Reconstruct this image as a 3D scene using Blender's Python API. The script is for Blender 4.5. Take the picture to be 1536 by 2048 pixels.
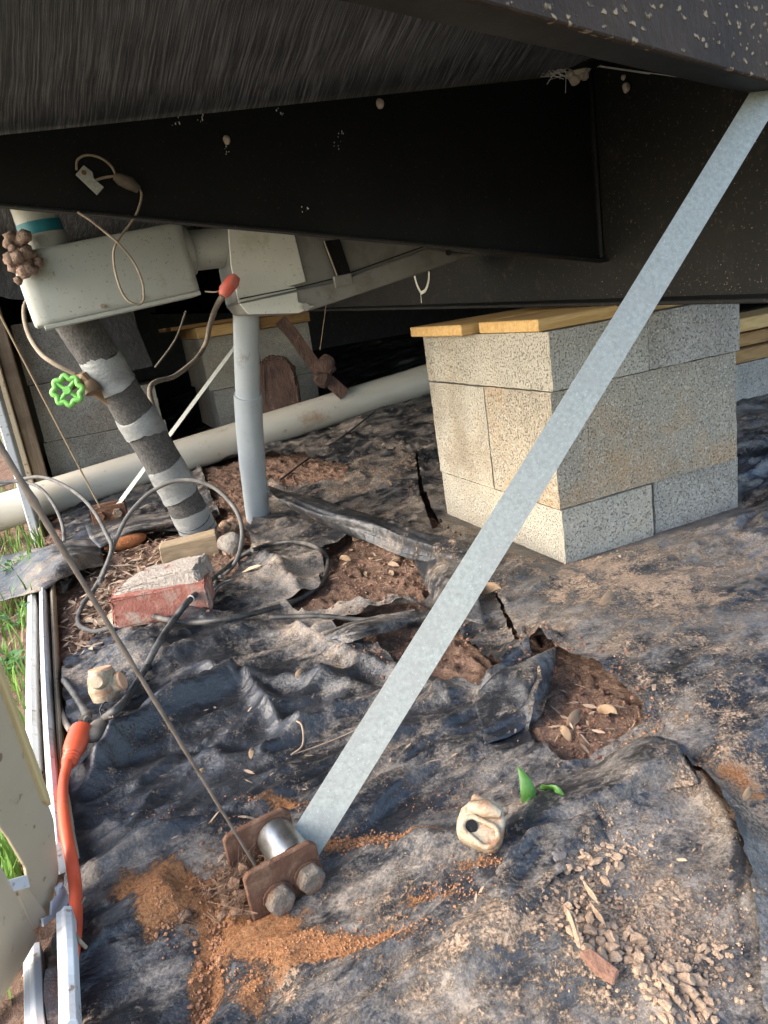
import bpy, bmesh, math, random
import numpy as np
from mathutils import Vector, Matrix

for o in list(bpy.data.objects): bpy.data.objects.remove(o)
SC = bpy.context.scene
COL = SC.collection
rnd = random.Random(7)

# ------------------------------------------------------------------ camera
CAM = np.array([-.694, -.976, .471]); YAW, PITCH, ROLL = np.radians([68.56, 16.18, -8.63]); FPX = 1480.
cf = np.array([math.cos(PITCH)*math.cos(YAW), math.cos(PITCH)*math.sin(YAW), -math.sin(PITCH)])
_r0 = np.array([math.sin(YAW), -math.cos(YAW), 0.]); _u0 = np.cross(_r0, cf)
cr = math.cos(ROLL)*_r0 + math.sin(ROLL)*_u0; cu = np.cross(cr, cf)
cd = bpy.data.cameras.new('camera'); cam = bpy.data.objects.new('camera', cd); COL.objects.link(cam)
cam.matrix_world = Matrix(((cr[0], cu[0], -cf[0], CAM[0]), (cr[1], cu[1], -cf[1], CAM[1]), (cr[2], cu[2], -cf[2], CAM[2]), (0, 0, 0, 1)))
cd.sensor_fit = 'VERTICAL'; cd.sensor_height = 24.; cd.sensor_width = 18.; cd.lens = 24.*FPX/2048.
cd.clip_start = .01; cd.clip_end = 2000
SC.camera = cam
SC.render.resolution_x = 768; SC.render.resolution_y = 1024

# ------------------------------------------------------------------ light
SUN_EL, SUN_AZ = math.radians(32), math.radians(176)      # direction TO the sun, azimuth from +X
w = bpy.data.worlds.new('World'); SC.world = w; w.use_nodes = True
nt = w.node_tree; bg = nt.nodes['Background']
sky = nt.nodes.new('ShaderNodeTexSky'); sky.sky_type = 'NISHITA'; sky.sun_disc = False
sky.sun_elevation = SUN_EL; sky.sun_rotation = math.pi/2 - SUN_AZ
sky.dust_density = 2.5; sky.air_density = 1.0; sky.ozone_density = .6
nt.links.new(sky.outputs[0], bg.inputs[0]); bg.inputs[1].default_value = .15
sl = bpy.data.lights.new('sun', 'SUN'); sl.energy = 1.0; sl.angle = math.radians(50); sl.color = (1, .99, .97)
so = bpy.data.objects.new('sun', sl); COL.objects.link(so)
so.rotation_euler = Vector((math.cos(SUN_EL)*math.cos(SUN_AZ), math.cos(SUN_EL)*math.sin(SUN_AZ), math.sin(SUN_EL))).to_track_quat('Z', 'Y').to_euler()
so.location = (-4, -2, 5)
SC.view_settings.view_transform = 'Standard'; SC.view_settings.look = 'None'; SC.view_settings.gamma = 1
SC.view_settings.exposure = 2.0
SC.view_settings.use_curve_mapping = False
SC.render.engine = 'CYCLES'
SC.cycles.max_bounces = 8; SC.cycles.diffuse_bounces = 5

# ------------------------------------------------------------------ pixels of the photograph -> directions
def ray(x, y): return cf + cr*(x-768)/FPX + cu*(1024-y)/FPX
def at(x, y, d): return CAM + ray(x, y)*d
def onz(x, y, z=0.): d = ray(x, y); return CAM + d*(z-CAM[2])/d[2]
def ony(x, y, Y): d = ray(x, y); return CAM + d*(Y-CAM[1])/d[1]
def onx(x, y, X): d = ray(x, y); return CAM + d*(X-CAM[0])/d[0]
def project(X, Y, Z):
    dx, dy, dz = X-CAM[0], Y-CAM[1], Z-CAM[2]
    z = dx*cf[0]+dy*cf[1]+dz*cf[2]; z = np.where(z < .05, .05, z)
    return 768+FPX*(dx*cr[0]+dy*cr[1]+dz*cr[2])/z, 1024-FPX*(dx*cu[0]+dy*cu[1]+dz*cu[2])/z

# ------------------------------------------------------------------ noise
def _h(i, j, s):
    n = (i.astype(np.int64)*374761393 + j.astype(np.int64)*668265263 + s*974634777) & 0x7fffffff
    n = ((n ^ (n >> 13))*1274126177) & 0x7fffffff
    return ((n ^ (n >> 16)) & 0xffff)/65535.
def vn(x, y, s=0):
    x = np.asarray(x, float); y = np.asarray(y, float)
    i = np.floor(x); j = np.floor(y); u = x-i; v = y-j
    u = u*u*u*(u*(u*6-15)+10); v = v*v*v*(v*(v*6-15)+10)
    a = _h(i, j, s); b = _h(i+1, j, s); c = _h(i, j+1, s); d = _h(i+1, j+1, s)
    return (a+(b-a)*u)*(1-v)+(c+(d-c)*u)*v
def fbm(x, y, o=4, s=0, g=.5):
    t = 0; a = 1; n = 0
    for k in range(o):
        t = t+a*vn(x*2**k+13.7*k, y*2**k+7.1*k, s+k); n += a; a *= g
    return t/n
def sst(a, b, x): t = np.clip((x-a)/(b-a), 0, 1); return t*t*(3-2*t)
def pdist(X, Y, P):      # distance to an open polyline and position along it (0..1)
    best = np.full(X.shape, 1e9); tt = np.zeros(X.shape); n = len(P)-1
    for k in range(n):
        ax, ay = P[k][0], P[k][1]; bx, by = P[k+1][0]-ax, P[k+1][1]-ay
        t = np.clip(((X-ax)*bx+(Y-ay)*by)/(bx*bx+by*by+1e-12), 0, 1)
        d = np.hypot(X-ax-t*bx, Y-ay-t*by); m = d < best
        best = np.where(m, d, best); tt = np.where(m, (k+t)/n, tt)
    return best, tt
def polysd(X, Y, P):     # signed distance, positive inside
    d, _ = pdist(X, Y, list(P)+[P[0]])
    ins = np.zeros(X.shape, bool); n = len(P)
    for k in range(n):
        x0, y0 = P[k][:2]; x1, y1 = P[(k+1) % n][:2]
        if y0 == y1: continue
        c = ((y0 > Y) != (y1 > Y)) & (X < (x1-x0)*(Y-y0)/(y1-y0)+x0)
        ins ^= c
    return np.where(ins, d, -d)

# ------------------------------------------------------------------ materials
class NT:
    def __init__(s, name):
        s.m = bpy.data.materials.new(name); s.m.use_nodes = True; s.t = s.m.node_tree
        s.b = s.t.nodes['Principled BSDF']; s.tc = None
    def n(s, ty, ins=None, **kw):
        q = s.t.nodes.new('ShaderNode'+ty)
        for k, v in kw.items(): setattr(q, k, v)
        for k, v in (ins or {}).items(): s.set(q.inputs[k], v)
        return q
    def set(s, sock, v):
        if isinstance(v, bpy.types.NodeSocket): s.t.links.new(v, sock)
        elif isinstance(v, tuple) and len(v) == 3 and sock.type == 'RGBA': sock.default_value = (*v, 1)
        else: sock.default_value = v
    def co(s, stretch=(1, 1, 1), rot=(0, 0, 0)):
        if s.tc is None: s.tc = s.n('TexCoord')
        return s.n('Mapping', {'Vector': s.tc.outputs['Object'], 'Scale': stretch, 'Rotation': rot}).outputs[0]
    def noise(s, sc, det=4, vec=None, rough=.6, dist=0.):
        return s.n('TexNoise', {'Vector': vec or s.co(), 'Scale': sc, 'Detail': det, 'Roughness': rough, 'Distortion': dist}).outputs[0]
    def ramp(s, v, a, b, c0=(0, 0, 0), c1=(1, 1, 1)):
        q = s.n('ValToRGB', {'Fac': v}); e = q.color_ramp.elements
        e[0].position = a; e[1].position = b; e[0].color = (*c0, 1); e[1].color = (*c1, 1); return q.outputs[0]
    def mix(s, f, a, b, mode='MIX'):
        q = s.n('Mix', data_type='RGBA', blend_type=mode); s.set(q.inputs[0], f); s.set(q.inputs[6], a); s.set(q.inputs[7], b); return q.outputs[2]
    def ma(s, op, a, b=0., c=0.):
        q = s.n('Math', operation=op); s.set(q.inputs[0], a); s.set(q.inputs[1], b); s.set(q.inputs[2], c); return q.outputs[0]
    def attr(s, name): return s.n('Attribute', attribute_name=name).outputs['Fac']
    def bump(s, h, st=.5, dist=.01, nrm=None):
        q = s.n('Bump', {'Height': h, 'Strength': st, 'Distance': dist})
        if nrm: s.set(q.inputs['Normal'], nrm)
        return q.outputs[0]
    def out(s, col=None, rough=None, metal=None, nrm=None, spec=None):
        for k, v in (('Base Color', col), ('Roughness', rough), ('Metallic', metal), ('Normal', nrm), ('Specular IOR Level', spec)):
            if v is not None: s.set(s.b.inputs[k], v)
        return s.m
MT = {}
def generic(name, c0, c1, sc=20, lo=.35, hi=.65, rough=.7, metal=0., bump=.3, bsc=60, bdist=.004, dirt=None, dsc=9, dlo=.5, dhi=.7, stretch=(1, 1, 1), rot=(0, 0, 0), spec=.4, speck=None, ssc=120):
    t = NT(name); v = t.co(stretch, rot)
    col = t.mix(t.ramp(t.noise(sc, 5, v), lo, hi), c0, c1)
    if dirt: col = t.mix(t.ramp(t.noise(dsc, 6, t.co(), .7, .4), dlo, dhi), col, dirt)
    if speck: col = t.mix(t.ramp(t.noise(ssc, 2), .64, .7), col, speck)
    nr = t.bump(t.noise(bsc, 6, v, .7), bump, bdist) if bump else None
    rg = t.ma('MULTIPLY_ADD', t.noise(sc*1.7, 3), .25, rough-.12)
    MT[name] = t.out(col, rg, metal, nr, spec); return MT[name]
generic('black_steel', (.0035, .0035, .0038), (.008, .0075, .0075), 6, .3, .7, .55, 0, .25, 150, .001, (.02, .017, .014), 25, .66, .78, speck=(.03, .027, .024), ssc=230, spec=.22)
generic('web_steel', (.005, .0055, .006), (.010, .0105, .011), 5, .3, .7, .6, 0, .3, 150, .001, (.05, .043, .036), 18, .6, .85, speck=(.07, .06, .05), ssc=230, spec=.3)
generic('galvanized', (.29, .305, .275), (.43, .445, .405), 230, .3, .7, .62, .25, .3, 260, .0008, (.34, .34, .31), 30, .45, .75, speck=(.48, .50, .49), ssc=420)
generic('zinc', (.38, .38, .36), (.55, .55, .53), 60, .3, .7, .36, .95, .2, 120, .0008, (.24, .20, .16), 40, .5, .75)
generic('old_strap', (.07, .057, .045), (.16, .13, .105), 60, .3, .7, .8, .2, .5, 300, .001)
generic('rust', (.10, .045, .025), (.20, .10, .06), 60, .3, .7, .92, .1, .9, 140, .004, (.27, .16, .10), 40, .5, .68)
generic('bolt_head', (.17, .135, .10), (.33, .28, .225), 120, .3, .7, .7, .3, 1, 150, .006, (.20, .10, .055), 60, .48, .62)
generic('dirty_roots', (.14, .075, .045), (.30, .19, .12), 80, .3, .7, .95, 0, 1, 120, .006)
generic('pvc_cream', (.60, .55, .46), (.70, .66, .57), 7, .3, .7, .42, 0, .1, 90, .002, (.30, .23, .16), 16, .57, .78, speck=(.30, .25, .19), ssc=190)
generic('pvc_grey', (.36, .40, .43), (.44, .48, .50), 9, .3, .7, .42, 0, .08, 80, .002, (.26, .25, .23), 22, .58, .75)
generic('pvc_box', (.37, .39, .36), (.43, .445, .41), 8, .3, .7, .5, 0, .08, 80, .002, (.27, .25, .19), 14, .6, .8, speck=(.27, .26, .22), ssc=200)
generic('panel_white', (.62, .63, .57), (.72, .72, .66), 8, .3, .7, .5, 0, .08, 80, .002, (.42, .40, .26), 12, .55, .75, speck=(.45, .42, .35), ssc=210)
generic('panel_grey', (.21, .21, .20), (.27, .265, .25), 8, .3, .7, .5, .1, .12, 80, .002, (.16, .14, .12), 24, .5, .75)
generic('latch_metal', (.28, .24, .19), (.40, .35, .28), 50, .3, .7, .35, .7, .2, 200, .001)
generic('foam', (.055, .053, .052), (.13, .125, .12), 200, .3, .7, .95, 0, 1, 190, .004, (.21, .20, .19), 30, .55, .8)
generic('tape', (.23, .245, .25), (.36, .375, .37), 14, .3, .7, .4, .15, .8, 38, .006, (.22, .21, .19), 18, .5, .75, stretch=(1, 1, 2.2))
generic('brass', (.15, .10, .06), (.25, .18, .115), 50, .3, .7, .6, .4, .5, 90, .002)
generic('green_plastic', (.13, .42, .07), (.22, .52, .13), 25, .3, .7, .45, 0, .1, 60, .002)
generic('primer_teal', (.01, .15, .20), (.03, .24, .28), 30, .3, .7, .5, 0, .1, 60, .002)
generic('mud_nest', (.30, .20, .15), (.46, .34, .27), 45, .3, .7, .97, 0, 1, 70, .012, (.16, .09, .06), 60, .58, .7)
generic('rubber', (.018, .018, .019), (.04, .04, .04), 30, .3, .7, .55, 0, .3, 150, .001, (.16, .145, .125), 26, .45, .72)
generic('cord_dusty', (.09, .088, .083), (.18, .17, .155), 30, .3, .7, .8, 0, .3, 150, .001, (.05, .048, .045), 40, .5, .7)
generic('wire_tan', (.22, .17, .12), (.36, .30, .23), 80, .3, .7, .8, 0, .5, 200, .001)
generic('old_plug', (.13, .11, .09), (.22, .19, .15), 50, .3, .7, .85, 0, .5, 120, .002)
generic('orange_vinyl', (.62, .075, .03), (.72, .12, .05), 20, .3, .7, .42, 0, .1, 90, .002, (.32, .07, .04), 22, .58, .75)
generic('vinyl_beige', (.43, .335, .215), (.51, .41, .28), 6, .3, .7, .55, 0, .15, 60, .002, (.30, .21, .13), 20, .58, .78, speck=(.2, .14, .08), ssc=60)
generic('vinyl_yellow', (.52, .38, .17), (.6, .45, .23), 8, .3, .7, .5, 0, .1, 60, .002)
generic('vinyl_white', (.56, .57, .56), (.66, .66, .65), 10, .3, .7, .45, 0, .1, 60, .002, (.40, .35, .29), 26, .56, .75, speck=(.3, .24, .18), ssc=90)
generic('porcelain', (.33, .27, .18), (.46, .39, .28), 40, .3, .7, .45, 0, .5, 90, .004, (.27, .14, .075), 60, .44, .60)
generic('porcelain_rusty', (.62, .30, .16), (.72, .42, .26), 60, .3, .7, .6, 0, .4, 90, .003)
generic('brick', (.30, .11, .08), (.40, .17, .13), 40, .3, .7, .93, 0, 1, 110, .005, (.42, .35, .29), 18, .5, .66)
generic('brick_mortar', (.40, .345, .29), (.53, .46, .40), 60, .3, .7, .96, 0, 1, 120, .01, (.32, .15, .11), 22, .56, .7)
generic('orange_stone', (.30, .10, .035), (.46, .18, .07), 35, .3, .7, .95, 0, 1, 90, .006)
generic('clod', (.41, .275, .18), (.58, .42, .295), 70, .3, .7, .97, 0, 1, 150, .006, (.24, .135, .085), 60, .48, .66)
generic('clod_clay', (.34, .155, .075), (.47, .245, .13), 50, .3, .7, .97, 0, .9, 130, .005)
generic('crumb_brown', (.17, .085, .055), (.29, .16, .11), 50, .3, .7, .97, 0, .9, 130, .005)
generic('grey_stone', (.10, .09, .085), (.19, .17, .16), 60, .3, .7, .8, 0, .7, 100, .004)
generic('rough_concrete', (.33, .30, .26), (.46, .42, .36), 70, .3, .7, .97, 0, 1, 110, .012, (.22, .16, .12), 40, .5, .7)
generic('dry_leaf', (.26, .165, .095), (.40, .28, .17), 60, .3, .7, .8, 0, .5, 150, .002, (.28, .16, .09), 60, .5, .7)
generic('pale_litter', (.33, .22, .145), (.56, .43, .31), 12, .3, .7, .9, 0, .4, 150, .002)
generic('twig', (.26, .17, .11), (.42, .32, .22), 70, .3, .7, .9, 0, .5, 150, .002)
generic('leaf_green', (.045, .13, .02), (.09, .22, .045), 60, .3, .7, .45, 0, .4, 110, .002, spec=.4)
generic('grass', (.09, .20, .03), (.20, .34, .07), 14, .3, .7, .6, 0, 0, spec=.3)
generic('dead_grass', (.38, .29, .17), (.52, .42, .27), 14, .3, .7, .8, 0, 0)
generic('lawn', (.13, .15, .07), (.22, .22, .13), 3, .3, .7, .95, 0, .8, 30, .03, (.30, .25, .18), 2, .45, .65)
generic('silk', (.62, .60, .56), (.75, .72, .68), 90, .3, .7, .9, 0, 0)
generic('egg_sac', (.42, .34, .26), (.58, .50, .40), 90, .3, .7, .9, 0, .6, 120, .002)
generic('paint_drip', (.55, .56, .50), (.64, .65, .58), 60, .3, .7, .5, 0, 0)
generic('red_nut', (.55, .09, .06), (.65, .15, .11), 60, .3, .7, .5, 0, .3, 90, .002, (.4, .2, .16), 60, .5, .7)
generic('bark', (.05, .032, .026), (.14, .085, .065), 30, .3, .7, .95, 0, 1, 60, .012, (.24, .16, .12), 26, .6, .72, stretch=(1, 1, .35))
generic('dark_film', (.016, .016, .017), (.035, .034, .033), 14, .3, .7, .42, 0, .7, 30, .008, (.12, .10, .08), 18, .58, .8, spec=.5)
generic('house_siding', (.55, .53, .48), (.6, .58, .52), 5, .3, .7, .6, 0, .1, 40, .003)
# rim board: dark stained with pale flecks
t = NT('rim_board'); v = t.co((1, 1, 1))
c = t.mix(t.ramp(t.noise(9, 5), .35, .65), (.022, .011, .005), (.05, .027, .013))
vv_ = t.n('VectorMath', {0: t.co((.6, .8, 1.5)), 1: t.n('VectorMath', {0: t.n('TexNoise', {'Vector': t.co(), 'Scale': 90., 'Detail': 3.}).outputs['Color'], 'Scale': .014}, operation='SCALE').outputs[0]}, operation='ADD').outputs[0]
vo = t.n('TexVoronoi', {'Vector': vv_, 'Scale': 95, 'Randomness': 1}).outputs['Distance']
fl = t.ma('MULTIPLY', t.ramp(vo, .20, .32, (1, 1, 1), (0, 0, 0)), t.ramp(t.noise(40, 4), .40, .50))
c = t.mix(fl, c, (.36, .25, .14))
MT['rim_board'] = t.out(c, .9, 0., t.bump(t.ma('ADD', t.noise(70, 5), fl), .8, .004))
# ceiling: black coating dragged with a brush, ridge gleam also painted in as pale strokes
t = NT('brushed_coating')
v = t.n('Mapping', {'Vector': t.co(), 'Location': (.62, 1.25, 0)}).outputs[0]
gr = t.n('TexGradient', {'Vector': v}, gradient_type='RADIAL').outputs[1]
sx = t.n('SeparateXYZ', {'Vector': v})
rad = t.n('VectorMath', {0: v}, operation='LENGTH').outputs['Value']
wv = t.n('CombineXYZ', {'X': t.ma('ADD', t.ma('MULTIPLY', gr, 3500.), t.ma('MULTIPLY', t.noise(5, 2), 3.5)), 'Y': t.ma('MULTIPLY', rad, 4.), 'Z': 0.}).outputs[0]
st = t.n('TexNoise', {'Vector': wv, 'Scale': 1., 'Detail': 5, 'Roughness': .65}).outputs[0]
msk = t.ramp(t.noise(4.5, 4, None, .6), .35, .62)
hh = t.ma('MULTIPLY', st, t.ma('MULTIPLY_ADD', msk, .8, .2))
c = t.mix(t.ramp(st, .45, .75), (.055, .06, .068), (.44, .46, .48))
c = t.mix(t.ramp(t.noise(60, 6, None, .75), .64, .72), c, (.15, .135, .11))
MT['brushed_coating'] = t.out(c, t.ma('MULTIPLY_ADD', t.noise(20, 4), .3, .35), 0., t.bump(t.noise(240, 3), .3, .001, t.bump(hh, 1., .010)), .55)
# concrete blocks
def concrete(name, a, b, stain, sc0):
    t = NT(name); geo = t.n('NewGeometry'); 
    pos = t.n('Mapping', {'Vector': geo.outputs['Position'], 'Location': (sc0, sc0*.7, 0)}).outputs[0]
    def nz(sc, d=4, r=.6): return t.n('TexNoise', {'Vector': pos, 'Scale': sc, 'Detail': d, 'Roughness': r}).outputs[0]
    c = t.mix(t.ramp(nz(9, 5), .35, .65), a, b)
    c = t.mix(t.ma('MULTIPLY', t.ramp(nz(5, 5, .7), .48, .64), .75), c, stain)
    vo = t.n('TexVoronoi', {'Vector': pos, 'Scale': 430., 'Randomness': 1.}); d = vo.outputs['Distance']
    ag = t.n('SeparateColor', {'Color': vo.outputs['Color']}).outputs[0]
    c = t.mix(t.ramp(ag, .84, .92), c, t.mix(.55, c, (.58, .54, .46)))
    pit = t.ramp(nz(310, 3, .7), .36, .44, (1, 1, 1), (0, 0, 0))
    c = t.mix(t.ma('MULTIPLY', pit, .75), c, (.11, .095, .08))
    c = t.mix(t.ramp(nz(2.6, 6, .7), .54, .7), c, t.mix(.5, c, (.13, .11, .09)))
    h = t.ma('SUBTRACT', t.ma('MULTIPLY', nz(140, 5, .7), .6), pit)
    MT[name] = t.out(c, .95, 0., t.bump(h, .8, .0025), .2)
concrete('concrete_pale', (.34, .32, .26), (.42, .39, .325), (.40, .34, .25), 0.)
concrete('concrete_tan', (.29, .26, .205), (.36, .315, .24), (.41, .27, .145), 3.1)
concrete('concrete_grey', (.29, .265, .22), (.36, .335, .285), (.37, .34, .30), 6.3)
concrete('concrete_dim', (.33, .31, .27), (.42, .39, .34), (.28, .24, .20), 9.3)
t = NT('drain_pvc'); c = t.mix(t.ramp(t.noise(5, 5, t.co((.6, 2, 2))), .35, .65), (.46, .42, .34), (.57, .53, .45))
c = t.mix(t.ramp(t.noise(26, 8, t.co((.7, 1, 1)), .8), .58, .70), c, (.30, .23, .165))
pos = t.n('NewGeometry').outputs['Position']
dd = t.n('VectorMath', {0: t.n('Mapping', {'Vector': pos, 'Location': (-.055, -1.52, -.152), 'Scale': (.7, 1, 1.6)}).outputs[0]}, operation='LENGTH').outputs['Value']
sm = t.ramp(t.ma('ADD', t.ma('MULTIPLY', dd, 8.), t.ma('MULTIPLY', t.noise(30, 8, None, .8), 1.2)), .65, 1.15, (1, 1, 1), (0, 0, 0))
c = t.mix(t.ma('MULTIPLY', sm, .85), c, (.36, .215, .12))
MT['drain_pvc'] = t.out(c, .45, 0., t.bump(t.noise(60, 5), .15, .002), .4)
# lumber
def lumber(name, a, b, c2, axis):
    t = NT(name); s = [14, 14, 14]; s[axis] = 1.2
    c = t.mix(t.ramp(t.noise(9, 5, t.co(tuple(s)), .6, .8), .35, .65), a, b)
    c = t.mix(t.ramp(t.noise(7, 5), .5, .72), c, c2)
    MT[name] = t.out(c, .8, 0., t.bump(t.noise(16, 5, t.co(tuple(s))), .5, .002), .25)
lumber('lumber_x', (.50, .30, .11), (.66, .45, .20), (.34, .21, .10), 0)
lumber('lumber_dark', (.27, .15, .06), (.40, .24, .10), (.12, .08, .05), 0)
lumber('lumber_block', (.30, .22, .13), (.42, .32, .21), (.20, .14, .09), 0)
lumber('wood_stake', (.20, .14, .09), (.30, .22, .15), (.12, .08, .05), 2)
# black plastic film on the ground
t = NT('plastic_film')
dA, cA, gA = t.attr('dust'), t.attr('clay'), t.attr('grime')
n1 = t.noise(13, 9, None, .74, .3); n2 = t.noise(62, 8, None, .8); n3 = t.noise(330, 3, None, .75)
ns = t.noise(7, 10, t.co((1.3, 2.0, 2), (0, 0, .25)), .78, .2); n4 = t.noise(27, 9, t.co((1, 1.5, 1), (0, 0, .3)), .8, .3)
S_ = lambda v, k: t.ma('MULTIPLY', t.ma('SUBTRACT', v, .5), k)
base = t.mix(t.ramp(t.noise(6, 4), .35, .65), (.010, .011, .013), (.026, .028, .033))
base = t.mix(t.ramp(t.noise(120, 5, None, .8), .52, .70), base, (.055, .055, .058))
film = t.ma('ADD', dA, t.ma('ADD', S_(ns, 2.4), t.ma('ADD', S_(n4, 2.0), S_(n3, .6))))
fd = t.ramp(film, .32, .86)
dcol = t.mix(t.ramp(n1, .38, .62), (.27, .25, .23), (.44, .35, .265))
dcol = t.mix(t.ramp(n3, .40, .62), t.mix(.45, dcol, (.05, .045, .04)), dcol)
c = t.mix(t.ma('MULTIPLY', fd, .9), base, dcol)
tan = t.ma('ADD', gA, t.ma('ADD', S_(n1, 2.3), t.ma('ADD', S_(n2, 1.7), S_(n3, 1.0))))
tf = t.ramp(tan, .44, .66)
c = t.mix(t.ma('MULTIPLY', tf, .95), c, t.mix(t.ramp(n3, .36, .64), (.31, .205, .135), (.60, .45, .325)))
cl = t.ma('ADD', cA, t.ma('ADD', S_(n1, 1.3), t.ma('ADD', S_(n2, 1.2), S_(n3, .6))))
cfac = t.ramp(cl, .40, .58)
c = t.mix(cfac, c, t.mix(t.ramp(n3, .35, .65), (.30, .12, .048), (.52, .265, .12)))
n5 = t.noise(150, 8, None, .85)
c = t.mix(t.ma('MULTIPLY', t.ramp(n5, .54, .61), .62), c, (.022, .021, .021))
c = t.mix(t.ramp(n3, .72, .75), c, (.52, .46, .40))
thick = t.ma('MAXIMUM', tf, cfac); anyd = t.ma('MAXIMUM', fd, thick)
rg = t.ma('MULTIPLY_ADD', anyd, .50, t.ma('MULTIPLY_ADD', n4, .3, .20))
hb = t.ma('ADD', t.ma('MULTIPLY', n2, t.ma('MULTIPLY_ADD', thick, 1.6, .22)), t.ma('MULTIPLY', n3, t.ma('MULTIPLY_ADD', thick, .7, .06)))
hb = t.ma('ADD', hb, t.ma('MULTIPLY', thick, .6))
wr = t.bump(t.noise(20, 5, t.co((1, 1.7, 1), (0, 0, .3)), .6, .25), .5, .012)
MT['plastic_film'] = t.out(c, rg, 0., t.bump(hb, .8, .006, wr), t.ma('MULTIPLY_ADD', anyd, -.45, .65))
# soil
t = NT('soil'); cA = t.attr('clay')
n1 = t.noise(12, 8, None, .72); n2 = t.noise(90, 6, None, .75)
c = t.mix(t.ramp(n1, .35, .65), (.13, .077, .054), (.26, .165, .118))
c = t.mix(t.ramp(n2, .5, .68), c, (.40, .27, .19))
c = t.mix(t.ramp(t.ma('ADD', cA, t.ma('MULTIPLY', t.ma('SUBTRACT', n1, .5), 1.2)), .4, .65), c, (.46, .20, .085))
MT['soil'] = t.out(c, .97, 0., t.bump(t.ma('ADD', n2, t.ma('MULTIPLY', t.noise(30, 5), 1.5)), 1., .012), .2)

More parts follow.
